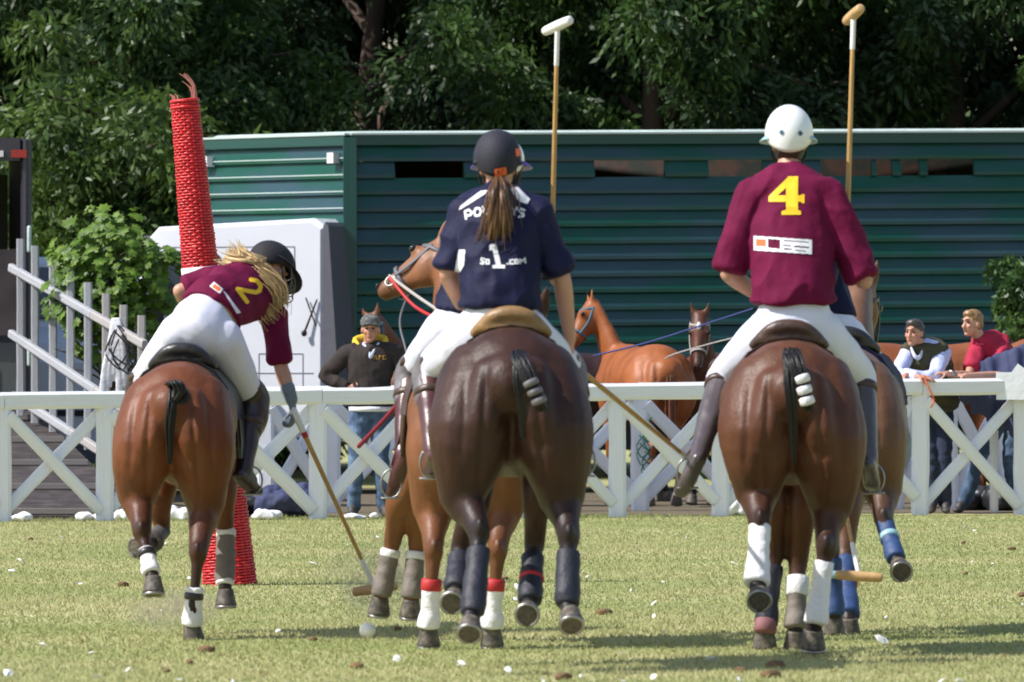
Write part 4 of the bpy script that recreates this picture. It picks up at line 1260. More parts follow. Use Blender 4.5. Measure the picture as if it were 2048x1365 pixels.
def person(label, J, w=1.0, shirt='maroon', legs='white_cloth', sleeve=.95, boots='riding_boot', knee='knee_grey', gloves=None, hands=None,
           skin=SKIN, shirt_hem=.35, facing=(0, 1, 0), headup=(0, 0, 1), hairc=None, face=False, group=None, rider=True, long_sleeve=False, voxel=.008, shoes='shoe', belly=0.0,
           shirt_loose=.012, thigh=1.0, cuff=None):
    T = thing('person', label, 'person', (J['pelvis'].x, J['pelvis'].y, max(0.0, min(J['anL'].z, J['anR'].z) - .08)), group)
    R = (J['shR'] - J['shL']).normalized()
    tor = [J['pelvis'], J['waist'], J['chest'], lerp(J['chest'], J['neck'], .72), J['neck']]
    tr = [(.145, .10), (.140, .10), (.165, .118), (.14, .09), (.058, .058)]
    upv = (J['chest'] - J['waist']).normalized()
    head = J['head']; hu = Vector(headup).normalized(); hf = Vector(facing); hf = (hf - hu * hf.dot(hu)).normalized(); hr = hf.cross(hu)
    HM = Matrix((hr, hf, hu)).transposed()
    # ---- body
    B = Blob()
    B.tube(tor, [(a * w, b * w) for a, b in tr], n=18, sub=5, ref=R, t='skin')
    B.tube([lerp(J['pelvis'], J['waist'], -.25), J['pelvis']], [(.10 * w, .08 * w), (.14 * w, .10 * w)], ref=R, cap=.3, t='skin')
    B.tube([J['shL'], lerp(J['shL'], J['shR'], .5) + (J['neck'] - J['chest']) * .10, J['shR']], [.062 * w, .075 * w, .062 * w], t='skin')
    B.tube([J['neck'], lerp(J['neck'], head, .6), head - hu * .04], [.06, .054, .056], t='skin')
    for s_ in 'LR':
        B.tube([J['sh' + s_], lerp(J['sh' + s_], J['el' + s_], .45), J['el' + s_]], [.056 * w, .050 * w, .040 * w], t='skin')
        B.tube([J['el' + s_], lerp(J['el' + s_], J['wr' + s_], .3), J['wr' + s_]], [.041 * w, .042 * w, .027 * w], t='skin')
        B.tube([J['hip' + s_], lerp(J['hip' + s_], J['kn' + s_], .5), J['kn' + s_]], [.070 * w, .066 * w, .052 * w], t='skin')
        B.tube([J['kn' + s_], lerp(J['kn' + s_], J['an' + s_], .3), J['an' + s_]], [.056 * w, .056 * w, .035 * w], t='skin')
        B.tube([J['an' + s_] - Vector((0, 0, .01)), lerp(J['an' + s_], J['toe' + s_], .7)], [(.026, .026), (.018, .012)], t='skin')
    # skull, jaw, features
    def h(x, y, z): return head + HM @ Vector((x, y, z))
    B.ball(h(0, -.012, .025), (.074, .095, .092), HM, t='skin')
    B.ball(h(0, .028, -.03), (.058, .066, .085), HM, t='skin')
    B.ball(h(0, .062, -.092), (.030, .026, .024), HM, t='skin')
    B.tube([h(0, .082, .022), h(0, .104, -.012), h(0, .108, -.03)], [.011, .013, .017], n=8, t='skin')
    B.ball(h(0, .085, .038), (.052, .016, .013), HM, t='skin')
    B.ball(h(-.036, .072, -.022), (.022, .018, .018), HM, t='cheek'); B.ball(h(.036, .072, -.022), (.022, .018, .018), HM, t='cheek')
    B.ball(h(0, .088, -.062), (.024, .010, .008), HM, t='lip')
    for s_ in (-1, 1): B.ball(h(s_ * .077, -.004, -.008), (.010, .020, .032), HM, t='skin')
    if hands:
        for s_ in 'LR':
            if hands.get(s_) and not gloves: hand(B, J['wr' + s_], *hands[s_])
    cols = {'skin': skin, 'cheek': (skin[0] * 1.05, skin[1] * .8, skin[2] * .8), 'lip': (skin[0] * .75, skin[1] * .5, skin[2] * .5)}
    body = B.build('body', M['skin'], T, voxel=voxel, sm=3, cols=cols, soft=.004)
    if face:
        for s_ in (-1, 1):
            B = Blob(); B.ball(h(s_ * .032, .083, .012), (.0135, .008, .0075), HM, nu=10, nv=8); e = B.build('eye', M['eye'], T)
            B = Blob(); B.tube([h(s_ * .015, .098, .036), h(s_ * .034, .094, .041), h(s_ * .052, .080, .035)], [.0042, .005, .003], n=6); B.build('eyebrow', M['leather_brown'], T)
    # ---- shirt
    B = Blob(); lo = shirt_loose
    hem = lerp(J['pelvis'], J['waist'], shirt_hem)
    B.tube([hem, J['waist'], J['chest'], lerp(J['chest'], J['neck'], .72), lerp(J['neck'], head, .10)],
           [((.168 + lo + belly) * w, (.128 + lo + belly) * w), ((.152 + lo + belly) * w, (.12 + lo + belly) * w), ((.172 + lo) * w, (.128 + lo * .6) * w), ((.145 + lo) * w, (.10 + lo * .5) * w), (.068, .068)], n=22, sub=6, ref=R, cap=.12)
    B.tube([J['shL'], lerp(J['shL'], J['shR'], .5) + (J['neck'] - J['chest']) * .12, J['shR']], [.074 * w, .085 * w, .074 * w])
    for s_ in 'LR':
        e = J['el' + s_]; sh = J['sh' + s_]; wr = J['wr' + s_]
        if long_sleeve:
            B.tube([sh, lerp(sh, e, .5), e, lerp(e, wr, .5), lerp(e, wr, .93)], [.074 * w, .066 * w, .062 * w, .052 * w, .042 * w], sub=5, cap=.3)
        else:
            B.tube([sh, lerp(sh, e, .5), lerp(sh, e, sleeve)], [.076 * w, (.070 + lo * .3) * w, (.066 + lo * .45) * w], sub=5, cap=.2)
    fold = lambda c: (.5 - np.abs(noise3(c @ np.array(((.8, 0, .5), (0, 1, 0), (-.45, 0, .75))), 8.5, 3))) * .023 + noise3(c * np.array((1, 1, .7)), 22, 4) * .0035
    shirt_o = B.build('shirt', M[shirt], T, voxel=.009, sm=4, disp=fold)
    # ---- trousers
    B = Blob()
    B.tube([lerp(J['pelvis'], J['waist'], -.35), J['pelvis'], lerp(J['pelvis'], J['waist'], .55)], [(.15 * w, .125 * w), (.178 * w, .138 * w), (.155 * w, .12 * w)], n=20, ref=R, cap=.5)
    for s_ in 'LR':
        hip, kn, an = J['hip' + s_], J['kn' + s_], J['an' + s_]
        if rider:
            hip = hip.lerp(J['pelvis'], .18)
            B.tube([hip, lerp(hip, kn, .45), kn, lerp(kn, an, .12)], [.112 * w * thigh, .096 * w * thigh, .072 * w, .066 * w], sub=5)
        else:
            B.tube([hip, lerp(hip, kn, .45), kn, lerp(kn, an, .5), lerp(kn, an, .97)], [.108 * w, .092 * w, .074 * w, .066 * w, .062 * w], sub=5)
    fold2 = (lambda c: noise3(c, 13, 8) * .0035) if rider else (lambda c: noise3(c * np.array((1, 1, 1.5)), 13, 8) * .009)
    br = B.build('breeches' if rider else 'trousers', M[legs], T, voxel=.009, sm=18 if rider else 5, disp=fold2)
    # ---- footwear
    for s_ in 'LR':
        kn, an, toe = J['kn' + s_], J['an' + s_], J['toe' + s_]
        B = Blob()
        if rider:
            B.tube([lerp(kn, an, .10), lerp(kn, an, .38), lerp(kn, an, .8), an], [.068, .067, .052, .048], sub=5, cap=.3)
        else:
            B.tube([lerp(kn, an, .93), an], [.046, .046])
        fd_ = (toe - an).normalized()
        heel = an - fd_ * .045 + (an - kn).normalized() * .045
        B.tube([heel, lerp(heel, toe, .55) + (an - kn).normalized() * .01, toe + (an - kn).normalized() * .012], [(.036, .034), (.042, .036), (.034, .022)], sub=5)
        B.tube([an, lerp(an, toe, .5)], [.045, .04])
        bt = B.build('boot' if rider else 'shoe', M[boots if rider else shoes], T, voxel=.009, sm=4, disp=lambda c: noise3(c, 18) * .003)
        if rider and knee:
            B = Blob()
            kd = (an - kn).normalized(); td = (kn - J['hip' + s_]).normalized()
            B.tube([kn - td * .10, kn - td * .02 + hf * .012, kn + kd * .09 + hf * .02, kn + kd * .19], [(.076, .074), (.086, .088), (.084, .082), (.070, .070)], sub=5, cap=.2)
            kg = B.build('knee_guard', M[knee], T, voxel=.010, sm=4, disp=lambda c: noise3(c, 16) * .005)
            for o_ in (-.07, .14):
                c = kn + (td if o_ < 0 else kd) * o_
                B = Blob(); B.tube([c - kd * .012, c + kd * .012], [.083 if o_ < 0 else .080] * 2, n=18, sub=2, cap=.2); B.build('strap', M['leather_brown'], kg)
    if gloves:
        for s_ in 'LR':
            if hands and hands.get(s_):
                B = Blob(); hand(B, J['wr' + s_], *hands[s_], sc=1.12)
                e = (J['el' + s_] - J['wr' + s_]).normalized()
                B.tube([J['wr' + s_] + e * .07, J['wr' + s_]], [.040, .034])
                B.build('glove', M[gloves], T, voxel=.006, sm=2)
    return dict(T=T, shirt=shirt_o, head=head, HM=HM, hr=hr, hf=hf, hu=hu, body=body, h=h, br=br, J=J)

def helmet(p, m, brim=None, peak=False, cage=False, r=(.118, .142, .122), tilt=0.0, brim_w=.035):
    T, HM, head = p['T'], p['HM'], p['head']
    M3 = HM @ Matrix.Rotation(tilt, 3, 'X')
    c = head + HM @ Vector((0, -.005, .045))
    V, Fc = [], []
    nu, nv = 36, 14
    # shell: dome down to a rim that dips at the nape
    for j in range(nv + 1):
        for i in range(nu):
            ph = 2 * math.pi * i / nu
            dep = .036 + .055 * max(0, -math.sin(ph)) ** 1.3 - .02 * max(0, math.sin(ph))
            if j <= 9:
                th = math.pi / 2 * j / 9
                V.append((math.sin(th) * math.cos(ph) * r[0], math.sin(th) * math.sin(ph) * r[1], math.cos(th) * r[2]))
            else:
                t = (j - 9) / (nv - 9)
                V.append((math.cos(ph) * r[0] * (1 - .13 * t * t), math.sin(ph) * r[1] * (1 - .13 * t * t), -dep * t))
    for j in range(nv):
        for i in range(nu):
            i2 = (i + 1) % nu
            Fc.append((j * nu + i, (j + 1) * nu + i, (j + 1) * nu + i2, j * nu + i2))
    V = np.array(V); n0 = len(V)
    V2 = V * .90
    Fc += [tuple(k + n0 for k in f[::-1]) for f in list(Fc)]
    b0 = nv * nu
    for i in range(nu):
        i2 = (i + 1) % nu
        Fc.append((b0 + i, b0 + i + n0, b0 + i2 + n0, b0 + i2))
    B = Blob(); B.add(np.vstack([V, V2]) @ np.array(M3).T + np.array(c), Fc)
    o = B.build('helmet', m, T)
    me = o.data
    if brim:
        V, Fc = [], []
        nb = 26
        for i in range(nb + 1):
            a = -.55 + (math.pi + 1.10) * i / nb
            e_ = min(1.0, 4.0 * min(i, nb - i) / nb)
            f = (brim_w + .050 * max(0, math.sin(a)) ** 2) * e_
            for rad, z in ((.99, -.006), (1 + f / .12, -.020 - .3 * f), (1 + f / .12, -.026 - .3 * f), (.99, -.014)):
                V.append((math.cos(a) * r[0] * rad, math.sin(a) * r[1] * rad, z))
        for i in range(nb):
            for q in range(4):
                q2 = (q + 1) % 4
                Fc.append((i * 4 + q, i * 4 + q2, (i + 1) * 4 + q2, (i + 1) * 4 + q))
        B = Blob(); B.add(np.array(V) @ np.array(M3).T + np.array(c), Fc); B.build('peak', brim, o)
    if cage:
        B = Blob()
        g = lambda x, y, z: c + M3 @ Vector((x, y, z))
        for z in (-.06, -.10, -.14): B.tube([g(-.10, .06, z + .02), g(-.06, .15, z), g(0, .17, z), g(.06, .15, z), g(.10, .06, z + .02)], [.0035] * 5, n=6)
        for x in (-.06, 0, .06): B.tube([g(x, .135, -.01), g(x, .165 - abs(x) * .3, -.07), g(x, .16 - abs(x) * .3, -.14)], [.0035] * 3, n=6)
        for s_ in (-1, 1): B.tube([g(s_ * .11, .03, -.02), g(s_ * .10, .06, -.06), g(s_ * .085, .09, -.14)], [.0035] * 3, n=6)
        B.build('face_cage', M['grey_plastic'], o)
    B = Blob(); g = lambda x, y, z: head + HM @ Vector((x, y, z))
    for s_ in (-1, 1): B.tube([g(s_ * .085, -.02, .0), g(s_ * .078, .02, -.07), g(0, .06, -.128)], [(.006, .002)] * 3, n=6)
    B.build('chin_strap', M['leather_dark'], o)
    return o

def hair_strands(p, name, roots, cols, seed=1, r=.006, lock=.0):
    """roots: list of (path points, start spread, end spread, count)"""
    rg = random.Random(seed)
    B = Blob(); cc = []
    for path, s0, s1, cnt in roots:
        for i in range(cnt):
            v = Vector((rg.gauss(0, 1), rg.gauss(0, 1), rg.gauss(0, 1)))
            n = len(path)
            wv = rg.random() * 6
            pts = [Vector(q) + v * (s0 + (s1 - s0) * j / (n - 1)) * (.5 if j == 0 else 1) + Vector((math.sin(wv + j * 1.7), 0, math.cos(wv + j * 1.3))) * .016 * j / n for j, q in enumerate(path)]
            cut = rg.uniform(.75, 1.05)
            pts[-1] = pts[-2].lerp(pts[-1], cut)
            n0 = B.n
            big = lock and i % 3 == 0
            if big: pts = [q_.lerp(Vector(p0), .35) for q_, p0 in zip(pts, path)]
            rr = (lock if big else r) * rg.uniform(.7, 1.2)
            B.tube(pts, [rr * .8] + [rr] * (n - 2) + [rr * .15], n=6 if big else 5, sub=6)
            c = np.array(cols[0]) * (1 - (t := rg.random())) + np.array(cols[1]) * t
            cc.append(np.tile(c, (B.n - n0, 1)))
    o = B.build(name, M['hair'], p['T'])
    set_cols(o.data, np.vstack(cc))
    return o

def hair_cap(p, col, top=.012, back=True):
    B = Blob(); h, HM = p['h'], p['HM']
    B.ball(h(0, -.022, .048), (.084, .098, .086), HM, t='h')
    B.ball(h(0, -.05, .0), (.080, .066, .075), HM, t='h')
    B.ball(h(0, .045, .092), (.060, .040, .034), HM, t='h')
    o = B.build('hair', M['hair'], p['T'], voxel=.008, sm=2, cols={'h': col}, disp=lambda c: noise3(c, 60) * .005)
    return o

# prints laid on the cloth: the drawing is given in photo pixels and dropped on to the garment's own surface
def in_poly(x, y, poly):
    r = np.zeros(x.shape, bool); n = len(poly)
    for i in range(n):
        x0, y0 = poly[i]; x1, y1 = poly[(i + 1) % n]
        c = ((y0 > y) != (y1 > y))
        r ^= c & (x < (x1 - x0) * (y - y0) / ((y1 - y0) if y1 != y0 else 1e-9) + x0)
    return r
def on_stroke(x, y, strokes, wd):
    r = np.zeros(x.shape, bool)
    for st in strokes:
        for (x0, y0), (x1, y1) in zip(st, st[1:]):
            L2 = (x1 - x0) ** 2 + (y1 - y0) ** 2 + 1e-9
            t = np.clip(((x - x0) * (x1 - x0) + (y - y0) * (y1 - y0)) / L2, 0, 1)
            r |= (x - x0 - t * (x1 - x0)) ** 2 + (y - y0 - t * (y1 - y0)) ** 2 < (wd / 2) ** 2
    return r
BV = {}
def decal(name, p_obj, target, polys=(), strokes=(), wd=3, holes=(), m=None, step=1.0, off=.004):
    if target.name not in BV:
        o = np.array(OFF[target.name])
        co = coords(target.data) + o
        BV[target.name] = BVHTree.FromPolygons([tuple(c) for c in co], [tuple(f.vertices) for f in target.data.polygons])
    bv = BV[target.name]
    allp = [q for pl in polys for q in pl] + [q for st in strokes for q in st]
    x0, x1 = min(q[0] for q in allp) - wd, max(q[0] for q in allp) + wd
    y0, y1 = min(q[1] for q in allp) - wd, max(q[1] for q in allp) + wd
    nx, ny = int((x1 - x0) / step) + 1, int((y1 - y0) / step) + 1
    cam_p = Vector((0, 0, CAM_H))
    gx, gy = np.meshgrid(x0 + (np.arange(nx) + .5) * step, y0 + (np.arange(ny) + .5) * step)
    msk = np.zeros(gx.shape, bool)
    for pl in polys: msk |= in_poly(gx, gy, pl)
    if strokes: msk |= on_stroke(gx, gy, strokes, wd)
    for pl in holes: msk &= ~in_poly(gx, gy, pl)
    idx, V, Fc = {}, [], []
    def vert(i, j):
        if (i, j) in idx: return idx[i, j]
        d = (P(x0 + i * step, y0 + j * step, 42) - cam_p).normalized()
        hit = bv.ray_cast(cam_p, d, 200)
        r = None
        if hit[0] is not None:
            V.append(tuple(hit[0] - d * off)); r = len(V) - 1
        idx[i, j] = r
        return r
    for j in range(ny):
        for i in range(nx):
            if msk[j, i]:
                f = [vert(i, j), vert(i, j + 1), vert(i + 1, j + 1), vert(i + 1, j)]
                if None in f: continue
                ys = [V[q][1] for q in f]
                if max(ys) - min(ys) < .03: Fc.append(tuple(f))
    if not Fc: return None
    B = Blob(); B.add(V, Fc)
    return B.build(name, m, p_obj)

def mallet(label, handp, headp, axis, m_head='mallet_wood', wrap_len=.24, grip=.16):
    handp, headp, ax = Vector(handp), Vector(headp), Vector(axis).normalized()
    T = thing('polo_mallet', label, 'mallet', tuple(headp))
    d = (headp - handp).normalized(); L = (headp - handp).length
    B = Blob(); B.tube([handp, lerp(handp, headp, .5), headp - d * wrap_len], [.0135, .012, .0105], n=10); B.build('shaft', M['cane'], T)
    B = Blob(); B.tube([headp - d * wrap_len, headp - d * .02], [.0125, .013], n=10); B.build('binding', M['tape'], T)
    B = Blob(); B.tube([handp - d * .03, handp + d * grip * .6], [.019, .016], n=10); B.build('grip', M['tape'], T)
    B = Blob(); B.tube([handp + d * grip * .6, handp + d * (grip * .6 + .03)], [.0165, .0165], n=10, cap=.2); B.build('collar', M['red_tape'], T)
    B = Blob(); B.tube([headp - ax * .118, headp - ax * .1, headp, headp + ax * .1, headp + ax * .118], [.021, .0245, .027, .0245, .021], n=14, ref=d, cap=.25); B.build('head', M[m_head], T)
    return T

# ================================================================== GOAL POST
def goal():
    base, top = P(460, 1172, 54.2), P(369, 200, 54.2)
    base.z = 0
    T = thing('goal_post', 'tapered red wicker goal post leaning on the turf with a frayed top', 'goal post', tuple(base))
    ax = (top - base); L = ax.length; ax.normalize()
    s1 = Vector((1, 0, 0)); s1 = (s1 - ax * s1.dot(ax)).normalized(); s2 = ax.cross(s1)
    rad = lambda t: .168 - .085 * t ** .92
    B = Blob(); B.tube([base, base + ax * L * .5, base + ax * (L - .01)], [rad(0) - .012, rad(.5) - .012, rad(1) - .012], n=20, cap=.02)
    B.build('core', M['wicker_core'], T)
    NS = 22
    # upright stakes
    B = Blob()
    for k in range(NS):
        a = 2 * math.pi * k / NS
        B.tube([base + ax * L * t + (s1 * math.cos(a) + s2 * math.sin(a)) * (rad(t) - .004) for t in (0.0, .25, .5, .75, 1.0)], [.0065] * 5, n=5, sub=2)
    B.build('stake', M['wicker'], T)
    # woven bands: over one stake, under the next
    rows = int(L / .0185)
    V, Fc = [], []
    n = NS * 4
    for r in range(rows):
        t = (r + .5) / rows
        c = base + ax * L * t
        n0 = len(V)
        for k in range(n):
            a = 2 * math.pi * k / n
            w_ = math.cos(NS / 2 * a + math.pi * (r % 2)) * .0042
            dr = s1 * math.cos(a) + s2 * math.sin(a)
            rr = rad(t) + w_ + .0015 * math.sin(r * 2.1 + k)
            for o_, z_ in ((-.005, -.0065), (.003, -.0075), (.0055, 0), (.003, .0075), (-.005, .0065)):
                V.append(c + dr * (rr + o_) + ax * z_)
        for k in range(n):
            k2 = (k + 1) % n
            for q in range(4):
                Fc.append((n0 + k * 5 + q, n0 + k2 * 5 + q, n0 + k2 * 5 + q + 1, n0 + k * 5 + q + 1))
    B = Blob(); B.add([tuple(v) for v in V], Fc)
    o = B.build('weave', M['wicker'], T); o['kind'] = 'stuff'
    for t in (.998, .985):
        B = Blob(); c = base + ax * L * t
        B.tube([c + (s1 * math.cos(a) + s2 * math.sin(a)) * (rad(t) + .004) for a in np.linspace(0, 2 * math.pi, 30)], [.011] * 30, n=6, sub=1, ref=ax); B.build('rim', M['wicker'], T)
    rg = random.Random(3)
    B = Blob()
    for k in range(26):
        a = rg.uniform(-1.0, 1.0) if k > 8 else rg.uniform(2.2, 4.2)
        hgt = rg.uniform(.05, .17) * (1 if k > 8 else .28)
        p = base + ax * L + (s1 * math.cos(a) + s2 * math.sin(a)) * .075
        B.tube([p - ax * .05, p + ax * hgt * .5, p + ax * hgt + s1 * (-.05 * hgt / .15 + rg.gauss(0, .008))], [.006, .005, .0025], n=5, sub=3)
    B.build('frayed_cane', M['wicker_edge'], T)
    # pale tape band round the post where the weave is patched
    t = 1 - (545 - 200) / (1172 - 200)
    B = Blob(); B.tube([base + ax * L * (t - .012), base + ax * L * (t + .010)], [rad(t) + .012] * 2, n=28, sub=2, cap=.02); B.build('tape_band', M['bandage'], T)
goal()

# ball
B = Blob(); B.ball(P(735, 1262, 44.15), .041, nu=24, nv=16)
o = B.build('polo_ball', M['ball']); tag(o, 'white polo ball on the turf below the low mallet', 'ball')

# ================================================================== RIDER 1 AND BAY PONY (left)
def LG(h0, *a): return [P(x, y, h0 + dy) for x, y, dy in a[:4]] + [a[4]]
D1 = 44.0
o1 = P(348, 900, D1)
h1 = horse('polo_pony', 'bright bay pony with white bandages galloping beside the red post', 'galloping polo ponies', (o1.x, D1 + .12), yaw=-.07, k=.945, dz=.02, wd=.97, voxel=.011,
           coat=(.135, .042, .016), points=(.022, .013, .011), legs=dict(
    LH=LG(D1, (274, 985, .20), (284, 1068, -.02), (302, 1142, -.16), (306, 1160, -.18), (.05, -.25, -1)),
    RH=LG(D1, (410, 1000, .22), (396, 1110, .0), (384, 1232, .0), (384, 1252, .02), (.12, .15, -1)),
    LF=LG(D1, (318, 1000, 1.1), (324, 1062, 1.15), (305, 1085, .92), (292, 1092, .86), (-.75, -.85, -.15)),
    RF=LG(D1, (448, 985, 1.05), (452, 1062, 1.12), (450, 1168, 1.02), (451, 1185, 1.02), (.03, -.1, -1))),
    head=(P(440, 700, D1 + 2.0), P(452, 790, D1 + 2.4), .05))
legwrap(h1, 'LH', M['bandage'], t0=.45, t1=1, extra=.2); band(h1, 'LH', M['leather_dark'], .55, .053)
legwrap(h1, 'RH', M['bandage'], t0=.55, t1=1, r0=.048, r1=.054, extra=.85); band(h1, 'RH', M['leather_dark'], .68, .053)
legwrap(h1, 'LF', M['dark_boot'], 'leg_boot', .1, 1.0, .052, .056)
legwrap(h1, 'RF', M['taupe_boot'], 'leg_boot', .08, .95, .052, .050, bulge=.008); band(h1, 'RF', M['bandage'], .05, .056, 'white_strap', .018); band(h1, 'RF', M['bandage'], .97, .052, 'white_strap', .010)
d_ = D1 - .14
tail(h1, M['tail'], [([P(346, 772, d_ + .04), P(344, 800, d_ - .03), P(338, 850, d_ - .04), P(339, 925, d_ - .01)], [.022, .026, .024, .010], 26),
                     ([P(340, 770, d_ + .02), P(352, 765, d_ - .05), P(362, 782, d_ - .06), P(350, 800, d_ - .05)], [.02, .028, .028, .02], 22),
                     ([P(352, 778, d_), P(368, 782, d_ - .03), P(372, 800, d_ - .04), P(356, 806, d_ - .04)], [.012, .02, .02, .014], 16)], r=.009)
saddle(h1, M['leather_dark'], M['black_plastic'], y0=.33)
bridle(h1, M['leather_dark'])
dp = 44.62
J1 = dict(pelvis=P(402, 655, dp), waist=P(438, 606, dp + .16), chest=P(492, 578, dp + .42), neck=P(530, 560, dp + .60), head=P(542, 545, dp + .70),
          shL=P(462, 548, dp + .46), shR=P(548, 632, dp + .48), elL=P(360, 582, dp + .40), wrL=P(392, 640, dp + .62), elR=P(563, 738, dp + .46), wrR=P(583, 800, dp + .42),
          hipL=P(352, 668, dp + .02), hipR=P(452, 682, dp + .02), knL=P(276, 775, dp + .34), knR=P(506, 800, dp + .34), anL=P(272, 925, dp + .15), toeL=P(268, 945, dp + .36), anR=P(487, 945, dp + .14), toeR=P(517, 978, dp + .26))
r1 = person('rider in maroon number two jersey leaning low with blond hair flying', J1, w=.95, shirt='maroon', sleeve=.86, boots='black_boot', knee='black_boot', gloves='grey_glove',
            hands=dict(R=((.12, .05, -1), (-1, .2, 0), (0, .9, .3), 1.1), L=((.3, .8, .1), (0, 0, -1), (1, 0, 0), 1.2)), facing=(.55, .62, -.50), headup=(.15, .55, .80), shirt_hem=.62, thigh=1.06)
helmet(r1, M['helmet_black'], M['helmet_black'], peak=True, cage=True, r=(.118, .146, .126), brim_w=.010)
H = r1['h']
hair_strands(r1, 'hair', [([H(0, -.10, -.02), P(520, 552, dp + .45), P(512, 590, dp + .38), P(538, 628, dp + .40)], .026, .030, 360),
                          ([H(-.03, -.09, -.03), P(505, 540, dp + .42), P(545, 575, dp + .40), P(552, 612, dp + .42)], .028, .028, 330),
                          ([H(.02, -.10, 0), P(505, 530, dp + .45), P(480, 520, dp + .46), P(470, 502, dp + .48)], .028, .028, 150),
                          ([H(-.02, -.1, .01), P(500, 535, dp + .40), P(468, 530, dp + .40), P(452, 525, dp + .44)], .028, .030, 130)], ((.66, .47, .23), (.30, .19, .08)), seed=5, r=.0026, lock=.011)
# belt and belt loop
B = Blob(); a = lerp(J1['pelvis'], J1['waist'], .58); ax = (J1['waist'] - J1['pelvis']).normalized()
B.tube([a - ax * .018, a + ax * .018], [(.153, .119)] * 2, n=24, sub=2, ref=(J1['shR'] - J1['shL']), cap=.1); B.build('belt', M['leather_tan'], r1['T'])
decal('number_print', r1['shirt'], r1['shirt'], strokes=[[(501 + u_ * .6 + v_ * .8, 578 + u_ * .8 - v_ * .6) for u_, v_ in ((17, -21), (-15, -21), (12, 4), (14, 12), (8, 20), (-5, 20), (-14, 12))]], wd=8.5, m=M['yellow'])
decal('badge_print', r1['shirt'], r1['shirt'], polys=[[(419, 573), (428, 564), (446, 578), (440, 588)], [(446, 582), (452, 586), (482, 626), (474, 628)]], holes=[[(424, 574), (430, 568), (442, 578), (437, 584)]], m=M['print_white'])
decal('badge_mark', r1['shirt'], r1['shirt'], polys=[[(424, 574), (430, 568), (442, 578), (437, 584)]], m=M['orange'])
stirrup(h1, J1['toeR'] - Vector((.03, .06, 0)), h1['W']((.26, .72, 1.25)))
mallet('mallet held low toward the white ball by the blond haired rider', P(592, 832, dp + .40), P(750, 1178, dp + .62), (.45, -.03, .07), wrap_len=.17)

# ================================================================== RIDER 2 AND DARK PONY (centre)
D2 = 39.5
o2 = P(1022, 900, D2)
h2 = horse('polo_pony', 'very dark brown pony with navy leg boots and bound black tail', 'galloping polo ponies', (o2.x, D2 + .12), yaw=0, k=1.01, dz=.085, wd=1.06, voxel=.011,
           coat=(.038, .015, .010), points=(.012, .010, .012), face=(.05, .02, .012), legs=dict(
    LH=LG(D2, (925, 985, .14), (960, 1068, -.06), (946, 1222, -.26), (941, 1246, -.30), (-.05, -.75, -.55)),
    RH=LG(D2, (1122, 985, .18), (1138, 1078, .0), (1134, 1206, -.14), (1141, 1228, -.18), (.05, -.75, -.6)),
    LF=LG(D2, (950, 1000, 1.05), (920, 1100, 1.15), (912, 1178, .92), (908, 1194, .88), (-.1, -.85, -.3)),
    RF=LG(D2, (1075, 985, 1.05), (1068, 1090, 1.15), (1060, 1200, .96), (1056, 1220, .90), (-.05, -.9, -.25))),
    head=(P(1060, 640, D2 + 2.05), P(1085, 760, D2 + 2.4), .05))
for kk, ex in (('LH', .15), ('RH', .1), ('LF', .1), ('RF', .1)): legwrap(h2, kk, M['navy_boot'], 'leg_boot', .22, 1, .054, .054, extra=ex, bulge=.006)
band(h2, 'RF', M['red_tape'], .62, .060, 'strap', .008)
d_ = D2 - .16
tail(h2, M['tail'], [([P(1038, 706, d_ + .06), P(1042, 722, d_ - .05), P(1058, 758, d_ - .10), P(1074, 792, d_ - .11), P(1086, 820, d_ - .10)], [.026, .034, .030, .028, .018], 40),
                     ([P(1034, 712, d_ + .02), P(1036, 760, d_ - .05), P(1043, 820, d_ - .03), P(1044, 872, d_ + .01)], [.016, .020, .014, .006], 16)], r=.009)
for i, (x, y) in enumerate(((1062, 766), (1070, 784), (1078, 802))):
    B = Blob(); a = P(x, y, d_ - .105); dv = (P(1086, 820, d_) - P(1058, 758, d_)).normalized()
    B.tube([a - dv * .010, a + dv * .010], [.037] * 2, n=16, sub=2, cap=.2); B.build('tail_binding', M['knee_grey'], h2['T'])
saddle(h2, M['leather_tan'], M['leather_brown'], y0=.33)
bridle(h2, M['leather_dark'])
dp = 40.15
J2 = dict(pelvis=P(1000, 655, dp), waist=P(1000, 578, dp + .02), chest=P(998, 455, dp + .12), neck=P(996, 382, dp + .20), head=P(995, 336, dp + .26),
          shL=P(930, 425, dp + .14), shR=P(1070, 425, dp + .14), elL=P(896, 548, dp + .10), wrL=P(920, 610, dp + .36), elR=P(1124, 556, dp + .12), wrR=P(1140, 682, dp + .22),
          hipL=P(948, 668, dp + .03), hipR=P(1055, 668, dp + .03), knL=P(858, 738, dp + .36), knR=P(1140, 738, dp + .36), anL=P(866, 905, dp + .12), toeL=P(862, 945, dp + .28), anR=P(1160, 900, dp + .12), toeR=P(1168, 940, dp + .28))
r2 = person('rider in navy jersey and dark helmet with long brown ponytail', J2, w=1.04, shirt='navy', sleeve=.92, boots='riding_boot', knee='knee_grey',
            hands=dict(R=((.10, .35, -1), (-1, .2, 0), (0, 1, .2), 1.2), L=((.4, .9, .1), (0, 0, -1), (1, 0, 0), 1.2)), shirt_hem=.55, shirt_loose=.022, thigh=1.08)
hm = helmet(r2, M['helmet_navy'], M['helmet_navy'], r=(.114, .140, .138), brim_w=.006)
